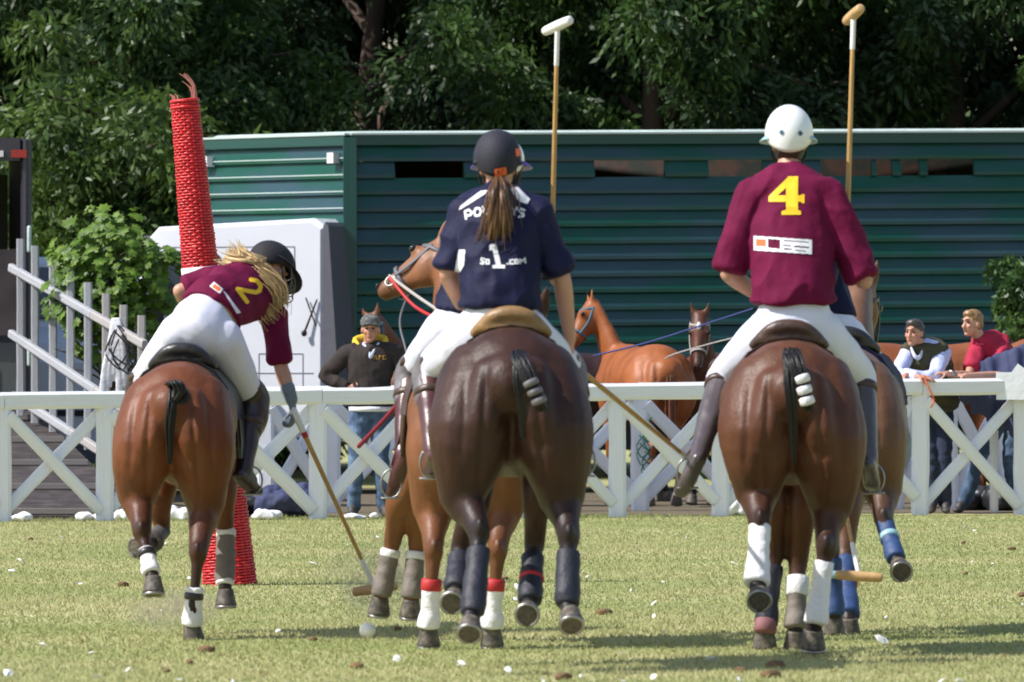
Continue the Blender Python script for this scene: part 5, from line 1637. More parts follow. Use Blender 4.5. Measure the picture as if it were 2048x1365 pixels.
hair_strands(r2, 'hair', [([P(996, 362, dp + .12), P(998, 392, dp - .02), P(992, 440, dp - .03), P(985, 492, dp + .0)], .018, .036, 260),
                          ([P(998, 362, dp + .12), P(1000, 392, dp - .02), P(1004, 440, dp - .04), P(1010, 480, dp - .01)], .016, .028, 130)], ((.17, .085, .035), (.06, .026, .012)), seed=6, r=.0026, lock=.010)
S = r2['shirt']
decal('shoulder_stripe', S, S, polys=[[(918, 421), (921, 412), (962, 382), (975, 381), (970, 388)]], m=M['print_white'])
decal('shoulder_stripe', S, S, polys=[[(1018, 378), (1036, 374), (1060, 398), (1055, 408), (1040, 404)]], m=M['print_white'])
decal('side_stripe', S, S, polys=[[(909, 545), (918, 500), (930, 500), (928, 530), (917, 550)], [(899, 588), (905, 560), (914, 555), (910, 592)]], m=M['print_white'])
decal('name_print', S, S, strokes=[[(932, 438), (930, 423), (938, 420), (944, 426), (940, 431), (932, 432)], [(951, 432), (948, 424), (952, 417), (959, 417), (962, 424), (959, 431), (951, 432)], [(966, 414), (968, 429), (976, 428)],
                                   [(1024, 416), (1029, 423), (1034, 416)], [(1029, 423), (1029, 430)], [(1049, 421), (1043, 418), (1038, 421), (1041, 426), (1047, 428), (1047, 433), (1038, 434)]], wd=4, m=M['print_white'])
decal('number_print', S, S, polys=[[(979, 490), (992, 488), (1002, 530), (1010, 530), (1010, 537), (985, 537), (985, 531), (992, 530), (985, 500), (979, 502)]], m=M['print_white'])
decal('sponsor_print', S, S, strokes=[[(969, 518), (963, 517), (962, 521), (968, 524), (966, 528), (961, 527)], [(972, 520), (978, 520), (978, 528), (972, 528), (972, 520)]], wd=2.6, m=M['print_white'])
decal('sponsor_print', S, S, strokes=[[(1014, 528), (1016, 528)], [(1026, 520), (1020, 521), (1020, 528), (1026, 528), (1030, 527)], [(1030, 520), (1036, 520), (1036, 527), (1030, 527), (1030, 520)], [(1040, 527), (1040, 519), (1045, 523), (1050, 517), (1051, 526)]], wd=2.6, m=M['print_white'])
decal('helmet_badge', hm, hm, polys=[[(989, 339), (1012, 335), (1014, 350), (990, 354)]], m=M['orange'])
decal('helmet_badge', hm, hm, polys=[[(1031, 298), (1040, 297), (1041, 312), (1032, 313)]], m=M['orange'])
decal('helmet_badge_mark', hm, hm, strokes=[[(993, 350), (997, 341), (1000, 349)], [(1004, 348), (1004, 340), (1009, 339)]], wd=1.5, off=.007, m=M['helmet_navy'])
stirrup(h2, J2['toeL'] - Vector((0, .08, 0)), h2['W']((-.28, .66, 1.25)))
stirrup(h2, J2['toeR'] - Vector((0, .08, 0)), h2['W']((.28, .66, 1.25)))
mallet('mallet trailing out to the side from the navy rider with ponytail', P(1152, 733, dp + .42), P(1386, 926, 42.2), (.12, .95, .1), wrap_len=.2)

# ================================================================== RIDER 3 AND CHESTNUT PONY (ahead of the dark one)
D3 = 42.55
o3 = P(938, 900, D3)
h3 = horse('polo_pony', 'chestnut pony with turned head and red topped white bandages', 'galloping polo ponies', (o3.x, D3 + .12), yaw=.07, k=.97, dz=.02, wd=.93, voxel=.012,
           coat=(.175, .068, .028), points=(.115, .045, .020), face=(.24, .105, .05), legs=dict(
    LH=LG(D3, (868, 1010, .2), (868, 1105, .0), (857, 1245, .02), (858, 1262, .05), (-.02, .2, -1)),
    RH=LG(D3, (1005, 1010, .2), (995, 1105, .0), (983, 1245, .02), (984, 1262, .05), (.02, .2, -1)),
    LF=LG(D3, (800, 1000, 1.3), (785, 1085, 1.45), (764, 1185, 1.45), (760, 1200, 1.47), (-.1, .2, -1)),
    RF=LG(D3, (842, 1000, 1.3), (833, 1090, 1.45), (823, 1190, 1.42), (822, 1205, 1.43), (-.05, .2, -1))),
    head=(P(893, 500, D3 + 1.95), P(768, 583, D3 + 2.02), .02))
for kk in ('LH', 'RH'):
    legwrap(h3, kk, M['bandage'], t0=.50, t1=1, r0=.050, r1=.056, extra=.5); band(h3, kk, M['red_tape'], .47, .053, 'red_strap', .026)
for kk in ('LF', 'RF'):
    legwrap(h3, kk, M['taupe_boot'], 'leg_boot', .25, 1, .05, .052, extra=.3, bulge=.005); band(h3, kk, M['bandage'], .22, .054, 'white_strap', .016)
saddle(h3, M['leather_brown'], M['leather_brown'])
bridle(h3, M['grey_plastic'])
c_ = h3['poll'] + h3['hdn'] * .8 * h3['HL']
rope('rein', '', [c_ + h3['hx'] * .07, P(830, 590, D3 + 1.75), P(875, 620, D3 + 1.4)], .009, M['rope_grey'], parent=h3['T'])
rope('rein', '', [c_ + h3['hx'] * .07 - Vector((0, .02, .01)), P(828, 612, D3 + 1.75), P(880, 640, D3 + 1.4)], .009, M['red_tape'], parent=h3['T'])
rope('martingale', '', [h3['poll'] + h3['hdn'] * .66 * h3['HL'] - h3['hu'] * .1, P(800, 640, D3 + 1.75), P(812, 700, D3 + 1.6), P(835, 790, D3 + 1.5)], .006, M['grey_plastic'], parent=h3['T'])
d_ = D3
tail(h3, M['tail'], [([h3['W']((0, -.14, 1.38)), h3['W']((0, -.2, 1.25)), h3['W']((0, -.18, 1.1))], [.02, .024, .012], 14)], r=.01)
dp = D3 + .85
J3 = dict(pelvis=P(930, 655, dp), waist=P(945, 580, dp + .02), chest=P(975, 450, dp + .10), neck=P(993, 390, dp + .16), head=P(1003, 338, dp + .2),
          shL=P(935, 440, dp + .1), shR=P(1050, 440, dp + .1), elL=P(912, 545, dp + .22), wrL=P(890, 630, dp + .42), elR=P(1118, 560, dp - .02), wrR=P(1106, 548, dp + .22),
          hipL=P(880, 662, dp), hipR=P(975, 665, dp), knL=P(822, 745, dp + .30), knR=P(1035, 745, dp + .3), anL=P(806, 912, dp + .06), toeL=P(783, 985, dp + .14), anR=P(1040, 915, dp + .1), toeR=P(1045, 950, dp + .3))
r3 = person('rider in navy shirt and purple peaked helmet, mostly hidden by the ponytailed rider', J3, w=1.0, shirt='navy', sleeve=.9, boots='riding_boot', knee='knee_grey',
            hands=dict(R=((-.1, .2, 1), (0, 1, 0), (-1, 0, 0), 1.2), L=((.2, .9, .1), (0, 0, -1), (1, 0, 0), 1.2)))
helmet(r3, M['helmet_white'], M['purple'], brim_w=.055, cage=True)
stirrup(h3, J3['toeL'] - Vector((0, .07, 0)), h3['W']((-.26, .8, 1.25)))
mallet('mallet held straight up behind the navy rider, its head wrapped white', P(1103, 520, dp + .24), P(1115, 52, dp + .1), (.30, -.45, .12), m_head='tape', wrap_len=.2)
o = rope('whip', 'thin red riding whip slanting down from a knee guard to the fence', [P(846, 738, dp + .45), P(790, 815, dp + .6), P(718, 893, dp + .75)], .012, M['whip_red'], 'whip')

# ================================================================== RIDER 4 AND BAY PONY (right)
D4 = 41.5
o4 = P(1585, 900, D4)
h4 = horse('polo_pony', 'brown bay pony with black tail bound in three white bands', 'galloping polo ponies', (o4.x, D4 + .12), yaw=.0, k=1.03, dz=.0, wd=1.02, voxel=.011,
           coat=(.088, .032, .015), points=(.018, .012, .012), legs=dict(
    LH=LG(D4, (1515, 975, .16), (1520, 1048, -.06), (1514, 1166, -.22), (1518, 1188, -.26), (0, -.95, -.42)),
    RH=LG(D4, (1662, 1000, .2), (1652, 1100, .04), (1632, 1240, .0), (1627, 1266, .03), (-.03, .2, -1)),
    LF=LG(D4, (1545, 1000, 1.1), (1548, 1115, 1.15), (1532, 1245, 1.05), (1530, 1266, 1.06), (0, .2, -1)),
    RF=LG(D4, (1606, 1010, 1.1), (1596, 1130, 1.15), (1592, 1245, 1.05), (1591, 1268, 1.06), (0, .2, -1))),
    head=(P(1590, 640, D4 + 2.05), P(1595, 760, D4 + 2.45), .05))
legwrap(h4, 'LH', M['bandage'], t0=.06, t1=1, r0=.052, r1=.060); legwrap(h4, 'RH', M['bandage'], t0=.18, t1=1, r0=.046, r1=.056, extra=.2)
legwrap(h4, 'LF', M['navy_boot'], 'leg_boot', .15, 1, .05, .054, extra=.3); band(h4, 'RF', M['bandage'], .38, .056, 'white_strap', .045)
legwrap(h4, 'RF', M['taupe_boot'], 'leg_boot', .45, 1, .050, .054, extra=.4)
band(h4, 'LF', M['pink_boot'], 1.06, .054, 'bell_boot', .03)
d_ = D4 - .16
tail(h4, M['tail'], [([P(1584, 702, d_ + .08), P(1588, 718, d_ - .05), P(1600, 755, d_ - .10), P(1612, 790, d_ - .10), P(1620, 818, d_ - .09)], [.034, .040, .028, .024, .016], 40),
                     ([P(1578, 706, d_ + .02), P(1580, 770, d_ - .05), P(1586, 840, d_ - .03), P(1588, 925, d_ + .02)], [.026, .024, .018, .006], 24)], r=.010)
for i, (x, y) in enumerate(((1605, 758), (1609, 780), (1614, 802))):
    B = Blob(); a = P(x, y, d_ - .10); dv = (P(1620, 818, d_) - P(1600, 755, d_)).normalized()
    B.tube([a - dv * .014, a + dv * .014], [.037, .037], n=18, sub=2, cap=.25); B.build('tail_binding', M['bandage'], h4['T'])
saddle(h4, M['leather_brown'], M['leather_brown'], y0=.32)
bridle(h4, M['leather_dark'])
dp = 42.08
J4 = dict(pelvis=P(1588, 652, dp), waist=P(1586, 570, dp + .02), chest=P(1580, 445, dp + .14), neck=P(1578, 338, dp + .24), head=P(1578, 288, dp + .30),
          shL=P(1502, 392, dp + .14), shR=P(1658, 392, dp + .14), elL=P(1458, 548, dp + .10), wrL=P(1530, 600, dp + .42), elR=P(1728, 562, dp + .10), wrR=P(1698, 512, dp + .33),
          hipL=P(1535, 668, dp + .03), hipR=P(1640, 668, dp + .03), knL=P(1446, 752, dp + .34), knR=P(1722, 752, dp + .36), anL=P(1393, 922, dp - .12), toeL=P(1362, 985, dp - .08), anR=P(1738, 925, dp + .10), toeR=P(1746, 975, dp + .26))
r4 = person('rider in maroon number four jersey and white helmet holding mallet upright', J4, w=1.10, shirt='maroon', sleeve=.95, boots='grey_boot', knee='leather_brown' and None,
            hands=dict(R=((-.1, .3, 1), (0, 1, 0), (-1, 0, 0), 1.2), L=((.5, .8, .1), (0, 0, -1), (1, 0, 0), 1.2)), shirt_hem=.62, shirt_loose=.03, thigh=1.08)
for s_ in 'LR':
    kn_, an_ = J4['kn' + s_], J4['an' + s_]
    kd_ = (an_ - kn_).normalized()
    for t_, rr_ in ((-.035, .083), (.075, .079)):
        B = Blob(); B.tube([kn_ + kd_ * (t_ - .013), kn_ + kd_ * (t_ + .013)], [rr_] * 2, n=18, sub=2, cap=.2); B.build('knee_strap', M['leather_brown'], r4['T'])
hm = helmet(r4, M['helmet_white'], M['visor_blue'], r=(.121, .145, .150), brim_w=.032)
for x, y in ((1563, 265), (1601, 267)):
    decal('vent', hm, hm, polys=[[(x + 4.5 * math.cos(a), y + 5 * math.sin(a)) for a in np.linspace(0, 6.28, 14)]], m=M['hole'])
B = Blob(); H = r4['h']
B.ball(H(0, -.055, -.02), (.078, .065, .07), r4['HM'], t='h'); B.ball(H(0, -.05, -.075), (.06, .045, .04), r4['HM'], t='h')
B.build('hair', M['hair'], r4['T'], voxel=.008, sm=2, cols={'h': (.035, .018, .011)}, disp=lambda c: noise3(c, 70) * .005)
S = r4['shirt']
decal('number_print', S, S, polys=[[(1578, 353), (1596, 353), (1596, 391), (1602, 391), (1604, 389), (1609, 389), (1609, 407), (1604, 407), (1602, 404), (1596, 404), (1596, 420), (1602, 423), (1602, 430), (1563, 430), (1563, 423), (1572, 420), (1572, 404), (1537, 404), (1537, 394)]],
      holes=[[(1572, 376), (1572, 391), (1555, 391)]], m=M['yellow'])
decal('badge_print', S, S, polys=[[(1507, 472), (1624, 480), (1624, 509), (1507, 501)]], holes=[[(1536, 478), (1560, 480), (1560, 498), (1536, 496)], [(1568, 480.5), (1618, 484), (1618, 486), (1568, 482.5)], [(1566, 490), (1582, 491), (1582, 493), (1566, 492)], [(1588, 491.5), (1618, 494), (1618, 497), (1588, 494.5)], [(1568, 497), (1584, 498), (1584, 500.5), (1568, 499.5)], [(1590, 500), (1612, 502), (1612, 504), (1590, 502)]], m=M['print_white'])
decal('badge_mark', S, S, polys=[[(1512, 478), (1531, 479.5), (1531, 493), (1512, 491.5)]], m=M['orange'], off=.007)
stirrup(h4, J4['toeR'] - Vector((0, .08, 0)), h4['W']((.28, .66, 1.25)))
stirrup(h4, J4['toeL'] + Vector((.03, -.03, .05)), h4['W']((-.28, .66, 1.2)))
mallet('mallet held bolt upright by the rider wearing number four', P(1693, 492, dp + .36), P(1707, 30, dp + .46), (.20, -.7, .18), wrap_len=.17)

# ================================================================== RIDER 5 AND TAN PONY (ahead of number four)
D5 = 44.55
o5 = P(1678, 900, D5)
h5 = horse('polo_pony', 'tan brown pony with blue leg boots kicking up one shod hoof', 'galloping polo ponies', (o5.x, D5 + .1), yaw=-.10, k=1.0, dz=.02, wd=1.0, voxel=.013,
           coat=(.15, .072, .038), points=(.026, .018, .018), legs=dict(
    LH=LG(D5, (1650, 1005, .2), (1662, 1105, .02), (1668, 1222, -.02), (1668, 1240, .0), (0, .15, -1)),
    RH=LG(D5, (1762, 970, .12), (1768, 1042, -.08), (1792, 1118, -.30), (1798, 1132, -.34), (.12, -.9, -.35)),
    LF=LG(D5, (1660, 1000, .95), (1672, 1110, .95), (1676, 1215, .6), (1676, 1232, .58), (0, .1, -1)),
    RF=LG(D5, (1700, 1000, .75), (1690, 1110, .65), (1697, 1225, .25), (1699, 1243, .22), (0, .15, -1))))
for kk in ('LH', 'RF', 'LF'): legwrap(h5, kk, M['blue_boot'], 'leg_boot', .12, 1, .054, .056, extra=.35)
legwrap(h5, 'RH', M['blue_boot'], 'leg_boot', .1, 1, .050, .050); band(h5, 'RH', M['visor_blue'], .45, .054); band(h5, 'RF', M['orange'], .5, .06, 'strap', .01); band(h5, 'LH', M['visor_blue'], .4, .058)
tail(h5, M['tail'], [([h5['W']((0, -.14, 1.38)), h5['W']((0, -.2, 1.25)), h5['W']((0, -.18, 1.1))], [.02, .024, .012], 14)], r=.01)
saddle(h5, M['leather_dark'], M['navy'])
bridle(h5, M['leather_dark'])
dp = D5 + .85
J5 = dict(pelvis=P(1655, 665, dp), waist=P(1640, 600, dp + .05), chest=P(1600, 500, dp + .1), neck=P(1580, 430, dp + .1), head=P(1575, 385, dp + .12),
          shL=P(1540, 480, dp + .1), shR=P(1650, 470, dp + .1), elL=P(1530, 560, dp + .2), wrL=P(1590, 600, dp + .42), elR=P(1650, 580, dp - .12), wrR=P(1626, 668, dp - .36),
          hipL=P(1605, 672, dp), hipR=P(1700, 672, dp), knL=P(1570, 755, dp + .32), knR=P(1775, 770, dp + .3), anL=P(1572, 915, dp + .1), toeL=P(1565, 950, dp + .28), anR=P(1775, 935, dp + .1), toeR=P(1778, 965, dp + .26))
r5 = person('rider in navy shirt wholly behind number four, mallet swung low', J5, w=.95, shirt='navy', sleeve=.9, boots='black_boot', knee='navy_boot',
            hands=dict(R=((.1, -.2, -1), (1, 0, 0), (0, 1, 0), 1.2), L=((.2, .9, .1), (0, 0, -1), (1, 0, 0), 1.2)), facing=(-.2, 1, -.2))
helmet(r5, M['helmet_navy'], M['helmet_navy'], r=(.112, .138, .120), brim_w=.01)
stirrup(h5, J5['toeR'] - Vector((0, .07, 0)), h5['W']((.28, .8, 1.2)))
mallet('mallet swung low over the grass beside blue leg boots', P(1622, 690, dp - .40), P(1718, 1153, D5 - .62), (1, -.05, -.07), wrap_len=.22)

# ================================================================== TETHERED PONIES
def std(name, label, px, d, yaw, k, coat, points, head=None, legs=None, **kw):
    o = P(px, 900, d)
    return horse(name, label, 'tethered ponies behind the fence', (o.x, d), yaw, k, 0, legs, head, coat, points, voxel=.018, shoes=False, **kw)
CH = (.27, .082, .024)
dA = 80.6
hA = std('pony', 'chestnut pony in blue halter with white hind socks looking sideways', 1325, dA, .28, 1.03, CH, (.22, .066, .02), head=(P(1187, 612, dA + 1.35), P(1140, 692, dA + 1.18), .0), socks=('LH', 'RH'))
bridle(hA, M['halter_blue'], bit=False)
tail(hA, mat('chestnut_tail', (.15, .05, .02), .5, .3, 40), [([hA['W']((0, -.14, 1.36)), hA['W']((0, -.22, 1.2)), hA['W']((0, -.2, .9)), hA['W']((.02, -.2, .6))], [.025, .04, .05, .03], 26)], r=.012)
dB = 82.4
hB = std('pony', 'bay pony with white star facing out between the chestnuts', 1560, dB, 2.45, .98, (.085, .030, .016), (.02, .013, .012), head=(P(1400, 636, dB - 1.55), P(1396, 735, dB - 1.78), .0), blaze=True)
bridle(hB, M['rope_grey'], bit=False)
dC = 80.2
hC = std('pony', 'chestnut pony standing side on behind the two leaning men', 1700, dC, -1.50, 1.04, (.20, .062, .022), (.15, .05, .02), head=(P(2075, 690, dC + .1), P(2130, 800, dC - .1), .0))
tail(hC, M['tail'], [([hC['W']((0, -.14, 1.36)), hC['W']((0, -.22, 1.2)), hC['W']((0, -.2, .8))], [.025, .04, .03], 16)], r=.012)
dF = 81.0
hF = std('pony', 'brown pony whose ear shows above the capped man', 1062, dF, 1.45, 1.0, (.13, .05, .025), (.03, .018, .014), head=(P(748, 640, dF - .15), P(742, 735, dF - .42), .0))
bridle(hF, M['halter_blue'], bit=False)
dG = 83.5
hG = std('pony', 'dark brown pony standing behind the chestnut in blue halter', 1090, dG, -1.35, .98, (.035, .016, .014), (.012, .010, .010), head=(P(1400, 760, dG + .3), P(1440, 860, dG + .2), .0))
rope('lead_rope', 'blue lead rope stretched taut above the white fence', [P(1188, 712, 79.5), P(1300, 684, 79.2), P(1400, 652, 78.9), P(1505, 618, 78.6)], .008, M['rope_blue'])
rope('lead_rope', 'pale grey lead rope tied from the bay pony with star', [P(1330, 718, 79.3), P(1350, 708, 79.2), P(1420, 688, 79.1), P(1500, 668, 78.9)], .007, M['rope_grey'])
B = Blob(); rg = random.Random(2)
for k in range(6):
    c = P(1283 + rg.uniform(-4, 10), 840 + k * 16, fd(1280) + 2.78)
    B.tube([c, c + Vector((.09, -.02, -.10)), c + Vector((.02, -.03, -.2)), c + Vector((-.03, -.01, -.09)), c + Vector((.05, 0, .02))], [.007] * 5, n=6)
tag(B.build('rope_coil', M['rope_green']), 'knotted dark green rope hanging on a white post', 'rope')

# ================================================================== BYSTANDERS
def G0(px, d): v = P(px, 900, d); v.z = 0; return v
# man in cap
dm = fd(740) + .75
def mp(px, py, dy=0): return P(px, py, dm + dy)
g0, g1 = G0(705, dm), G0(748, dm)
JM = dict(pelvis=mp(742, 815), waist=mp(742, 775), chest=mp(740, 725, .0), neck=mp(740, 686), head=mp(741, 660, -.03), shL=mp(792, 706), shR=mp(694, 708), elL=mp(812, 765, -.02), wrL=mp(798, 815, -.15), elR=mp(652, 752, .05), wrR=mp(697, 776, -.06),
          hipL=mp(762, 825), hipR=mp(722, 825), knL=mp(762, 918, -.03), knR=mp(712, 918, -.03), anL=G0(768, dm) + Vector((0, 0, .09)), anR=G0(708, dm) + Vector((0, 0, .09)), toeL=G0(775, dm - .17) + Vector((0, 0, .04)), toeR=G0(700, dm - .17) + Vector((0, 0, .04)))
rm = person('man in brown hoodie with yellow lining, grey cap and jeans behind fence', JM, w=1.02, shirt='hoodie', legs='denim', long_sleeve=True, rider=False, shirt_hem=.1, shirt_loose=.03, facing=(-.05, -1, -.05), face=True,
            hands=dict(R=((.9, -.3, -.3), (0, -1, 0), (0, 0, 1), .7), L=((0, -.3, -1), (1, 0, 0), (0, -1, 0), .6)), skin=(.42, .20, .13))
B = Blob()
B.tube([mp(766, 690, -.02), mp(770, 680, .07), mp(740, 676, .11), mp(711, 682, .07), mp(716, 692, -.02)], [(.032, .024), (.04, .03), (.045, .032), (.04, .03), (.032, .024)], n=10); B.build('hood', M['mustard'], rm['T'], voxel=.01, sm=4)
B = Blob(); B.tube([mp(727, 688, -.055), mp(738, 706, -.125), mp(741, 715, -.145), mp(746, 706, -.125), mp(757, 688, -.055)], [(.018, .012)] * 5, n=8); B.build('collar', M['check'], rm['T'])
B = Blob(); a = lerp(JM['pelvis'], JM['waist'], .02); B.tube([a - UP * .035, a + UP * .0], [(.198, .158)] * 2, n=22, sub=2, ref=(1, 0, 0), cap=.1); B.build('shirt_tail', M['towel'], rm['T'])
H = rm['h']
B = Blob(); B.ball(H(0, -.01, .065), (.093, .110, .075), rm['HM']); cp = B.build('cap', M['cap_grey'], rm['T'])
B = Blob(); B.tube([H(-.045, .10, .048), H(0, .135, .055), H(.045, .10, .048)], [(.05, .008)] * 3, n=10, ref=rm['hf']); B.ball(H(0, .10, .05), (.07, .075, .010), rm['HM']); B.build('cap_peak', M['cap_grey'], cp)
S = rm['shirt']
decal('chest_print', S, S, strokes=[[(748, 719), (751, 711), (754, 719)], [(758, 719), (758, 711), (762, 713), (758, 715)], [(771, 712), (766, 712), (766, 719), (771, 719), (771, 716)]], wd=1.5, m=M['orange_dull'], step=.6)

# man in olive vest, forearms folded on the rail
dv = fd(1840) + .42
def vp(px, py, dy=0): return P(px, py, dv + dy)
JV = dict(pelvis=vp(1868, 820, .38), waist=vp(1865, 775, .28), chest=vp(1852, 722, .10), neck=vp(1838, 690, .0), head=vp(1828, 667, -.08), shL=vp(1885, 708, .08), shR=vp(1816, 704, .0), elL=vp(1868, 752, -.28), wrL=vp(1812, 751, -.42), elR=vp(1795, 748, -.14), wrR=vp(1836, 753, -.46),
          hipL=vp(1886, 832, .38), hipR=vp(1850, 832, .38), knL=vp(1888, 915, .32), knR=vp(1862, 915, .32), anL=G0(1890, dv + .36) + Vector((0, 0, .09)), anR=G0(1864, dv + .3) + Vector((0, 0, .09)), toeL=G0(1893, dv + .2) + Vector((0, 0, .04)), toeR=G0(1860, dv + .12) + Vector((0, 0, .04)))
rv = person('man in olive vest and pale blue shirt leaning folded arms on rail', JV, w=1.0, shirt='lilac', legs='denim_dark', long_sleeve=True, rider=False, shirt_hem=.3, shirt_loose=.02, facing=(-.45, -.85, -.22), face=True, belly=.02,
            hands=dict(R=((.85, -.3, -.1), (0, .2, -1), (0, -1, 0), .35), L=((-.85, -.3, -.25), (0, .2, -1), (0, -1, 0), .45)), skin=(.46, .22, .15))
R_ = (JV['shR'] - JV['shL'])
B = Blob(); B.tube([lerp(JV['pelvis'], JV['waist'], .2), JV['waist'], JV['chest'], lerp(JV['chest'], JV['neck'], .6), lerp(JV['neck'], JV['head'], .05)], [(.245, .21), (.235, .20), (.230, .185), (.205, .16), (.095, .10)], n=22, ref=R_, cap=.15)
B.tube([lerp(JV['shL'], JV['shR'], .08), lerp(JV['shL'], JV['shR'], .5) + (JV['neck'] - JV['chest']) * .10, lerp(JV['shL'], JV['shR'], .92)], [.102, .118, .102])
B.build('vest', M['olive'], rv['T'], voxel=.010, sm=4, disp=lambda c: np.sin(c[:, 2] * 75) * .005 + noise3(c, 14) * .006)
B = Blob(); B.tube([vp(1823, 697, -.08), vp(1829, 712, -.14), vp(1838, 716, -.13), vp(1846, 700, -.06)], [(.02, .012)] * 4, n=8); B.build('collar', M['check'], rv['T'])
hair_cap(rv, (.045, .035, .032))

# man in crimson polo shirt
dc = fd(1950) + .62
def cp_(px, py, dy=0): return P(px, py, dc + dy)
JC = dict(pelvis=cp_(2020, 815, .40), waist=cp_(2012, 770, .30), chest=cp_(1990, 710, .12), neck=cp_(1958, 676, .0), head=cp_(1944, 648, -.06), shL=cp_(2003, 682, .12), shR=cp_(1955, 700, -.02), elL=cp_(2000, 752, -.25), wrL=cp_(1930, 752, -.55), elR=cp_(1936, 752, -.35), wrR=cp_(1893, 748, -.66),
          hipL=cp_(2035, 828, .40), hipR=cp_(2000, 828, .40), knL=cp_(2020, 915, .34), knR=cp_(1960, 915, .3), anL=G0(2030, dc + .34) + Vector((0, 0, .09)), anR=G0(1928, dc + .3) + Vector((0, 0, .09)), toeL=G0(2034, dc + .18) + Vector((0, 0, .04)), toeR=G0(1912, dc + .15) + Vector((0, 0, .04)))
rc = person('fair haired man in crimson polo shirt leaning over the rail', JC, w=1.0, shirt='crimson', legs='denim', sleeve=.75, rider=False, shirt_hem=.2, shirt_loose=.012, facing=(-.72, -.65, -.14), face=True,
            hands=dict(R=((-.85, -.4, .1), (.2, .3, -1), (0, -1, .3), .9), L=((-.9, -.2, 0), (0, .2, -1), (0, -1, 0), .5)), skin=(.50, .26, .18))
hair_cap(rc, (.24, .135, .055))
B = Blob(); B.tube([cp_(1950, 680, -.07), cp_(1956, 690, -.10), cp_(1970, 686, -.07), cp_(1975, 672, .02)], [(.02, .012)] * 4, n=8); B.build('collar', M['crimson'], rc['T'])
B = Blob(); c = lerp(JC['elR'], JC['wrR'], .78); ax = (JC['wrR'] - JC['elR']).normalized(); B.tube([c - ax * .018, c + ax * .018], [.038] * 2, n=14, sub=2, cap=.2); B.build('wristwatch', M['steel'], rc['T'])

# ================================================================== LOOSE THINGS ALONG THE FENCE
def cloth_heap(name, label, cat, px, d, w_, h_, m, seed, group=None):
    rg = random.Random(seed); c = G0(px, d)
    B = Blob()
    for k in range(9):
        a = rg.random() * 6.28; q = rg.random() ** .6
        r_ = rg.uniform(.25, .5) * h_
        B.ball((c.x + math.cos(a) * w_ * q, c.y + math.sin(a) * w_ * .5 * q, r_ * .7), (r_ * 1.5, r_ * 1.1, r_ * rg.uniform(.6, 1.2)), Matrix.Rotation(rg.random() * 3, 3, 'Z') @ Matrix.Rotation(rg.uniform(-.5, .5), 3, 'X'))
    o = B.build(name, m, voxel=.014, sm=2, disp=lambda c_: noise3(c_, 22, seed) * .016)
    return tag(o, label, cat, group)
cloth_heap('cloth', 'crumpled white cloth at the foot of the end fence post', 'cloth', 36, fd(36) + .25, .12, .11, M['towel'], 1)
cloth_heap('cloth', 'flat white and grey cloth lying before the horsebox ramp', 'cloth', 180, fd(180) + .45, .13, .10, M['towel'], 2)
cloth_heap('cloth', 'white cloth on the ground behind the bay pony with the leaning rider', 'cloth', 262, fd(262) + .4, .14, .13, M['towel'], 3)
cloth_heap('cloth', 'white cloth heap beside a navy bundle under the fence', 'cloth', 352, fd(352) + .4, .15, .14, M['towel'], 4)
cloth_heap('bundle', 'small navy bundle lying beside the white cloth heap', 'bundle', 385, fd(385) + .5, .08, .14, M['rug_navy'], 5)
cloth_heap('cloth', 'white and black cloth beside the red post under the fence', 'cloth', 532, fd(532) + .3, .10, .11, M['towel'], 6)
cloth_heap('paper', 'torn white paper by the fence below the capped man', 'paper', 712, fd(712) + .15, .12, .08, M['towel'], 7)
cloth_heap('paper', 'white paper scraps beneath the crossed braces near the whip', 'paper', 775, fd(775) + .2, .16, .06, M['towel'], 8)
cloth_heap('tack_bag', 'bulky dark navy bag slumped behind the fence by the red post', 'bag', 590, fd(590) + 1.2, .20, .42, M['rug_navy'], 9)
cloth_heap('tack_bag', 'black tack bag lying behind the fence near the ramp', 'bag', 455, fd(455) + 1.4, .26, .34, M['black_plastic'], 10)
cloth_heap('sack', 'white feed sack behind the fence near the grey boot', 'sack', 1464, fd(1464) + .5, .06, .24, M['towel'], 12)
cloth_heap('box', 'dark bag lying on the ground behind the fence by the crimson shirted man', 'bag', 1975, fd(1975) + 1.9, .3, .3, M['black_plastic'], 13)
# navy rug thrown over the rail between the two fences
B = Blob()
dr_ = fd(2000) + .16
for k in range(12):
    t = k / 11
    px = 1928 + t * 190
    topy = 752 - 62 * min(1, t * 1.3) ** .8
    boty = 800 + 62 * min(1, t * 2.0) ** .7 + 6 * math.sin(k * 2.2)
    q = .03 * math.sin(k * 1.9)
    B.tube([P(px, topy, dr_ + .18 + q), P(px + 3, (topy + boty) / 2 - 10, dr_ + .10 + q), P(px + 5 * math.sin(k), boty, dr_ + .13 + q)], [(.055, .05), (.06, .075), (.05, .045)], n=10, ref=(1, 0, 0))
tag(B.build('horse_rug', M['rug_navy'], voxel=.016, sm=6, disp=lambda c: noise3(c * np.array((1, 1, .4)), 9, 2) * .02), 'navy horse rug slung in a heap behind the end of fence', 'rug')
B = Blob(); B.tube([P(1988, 800, dr_ + .45), P(1988, 1022, dr_ + .45)], [.04, .04], n=8); B.tube([P(1940, 745, dr_ + .35), P(2150, 735, dr_ + .35)], [.03, .03], n=8); B.tube([P(2130, 800, dr_ + .45), P(2130, 1022, dr_ + .45)], [.04, .04], n=8)
tag(B.build('rug_rack', M['fence']), 'white wooden rack carrying the navy rug', 'rack')
rope('twine', 'orange twine tied round the fence rail below leaning men', [P(1848, 752, fd(1848) - .11), P(1857, 775, fd(1848) - .12), P(1868, 800, fd(1848) - .08), P(1862, 815, fd(1848) - .07)], .007, M['orange'])

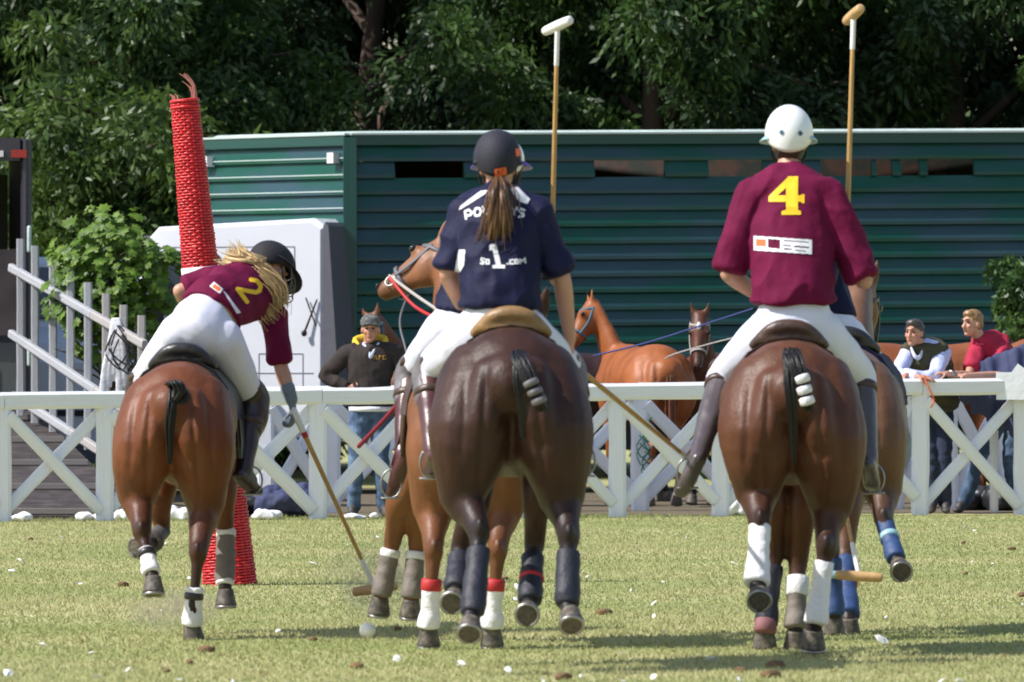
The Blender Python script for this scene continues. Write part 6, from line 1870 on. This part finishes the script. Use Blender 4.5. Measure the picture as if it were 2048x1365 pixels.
# ================================================================== DUST KICKED UP BY THE HOOVES
def dust(px, py, d0, r, dens, seed):
    m = bpy.data.materials.new('dust_puff'); m.use_nodes = True
    n, l = m.node_tree.nodes, m.node_tree.links
    n.remove(n['Principled BSDF'])
    v = n.new('ShaderNodeVolumePrincipled'); v.inputs['Color'].default_value = (.75, .64, .50, 1); v.inputs['Anisotropy'].default_value = .2
    tc = n.new('ShaderNodeTexCoord'); nz = n.new('ShaderNodeTexNoise'); nz.inputs['Scale'].default_value = 6; nz.inputs['Detail'].default_value = 4
    l.new(tc.outputs['Object'], nz.inputs['Vector'])
    ln = n.new('ShaderNodeVectorMath'); ln.operation = 'LENGTH'
    sc = n.new('ShaderNodeVectorMath'); sc.operation = 'DIVIDE'; sc.inputs[1].default_value = r
    l.new(tc.outputs['Object'], sc.inputs[0]); l.new(sc.outputs[0], ln.inputs[0])
    f = n.new('ShaderNodeMapRange'); f.inputs['From Min'].default_value = 1.0; f.inputs['From Max'].default_value = .1; f.inputs['To Max'].default_value = dens
    l.new(ln.outputs['Value'], f.inputs['Value'])
    g = n.new('ShaderNodeMapRange'); g.inputs['From Min'].default_value = .40; g.inputs['From Max'].default_value = .66
    l.new(nz.outputs['Fac'], g.inputs['Value'])
    mu = n.new('ShaderNodeMath'); mu.operation = 'MULTIPLY'; l.new(f.outputs[0], mu.inputs[0]); l.new(g.outputs[0], mu.inputs[1])
    l.new(mu.outputs[0], v.inputs['Density']); l.new(v.outputs[0], n['Material Output'].inputs['Volume'])
    c = P(px, py, d0); c.z = max(c.z, r[2] + .005)
    V, F = ico((0, 0, 0), r)
    me = raw_mesh('dust', V, F); me.materials.append(m)
    o = bpy.data.objects.new('dust', me); COL.objects.link(o); o.location = c
    return o
tag(dust(775, 1170, 45.6, (.42, .5, .26), 3.5, 1), 'thin tan dust hanging over the turf near the ball', 'dust', kind='stuff')
tag(dust(345, 1235, 44.5, (.34, .4, .14), 3.5, 2), 'low tan dust behind the bay pony near red post', 'dust', kind='stuff')
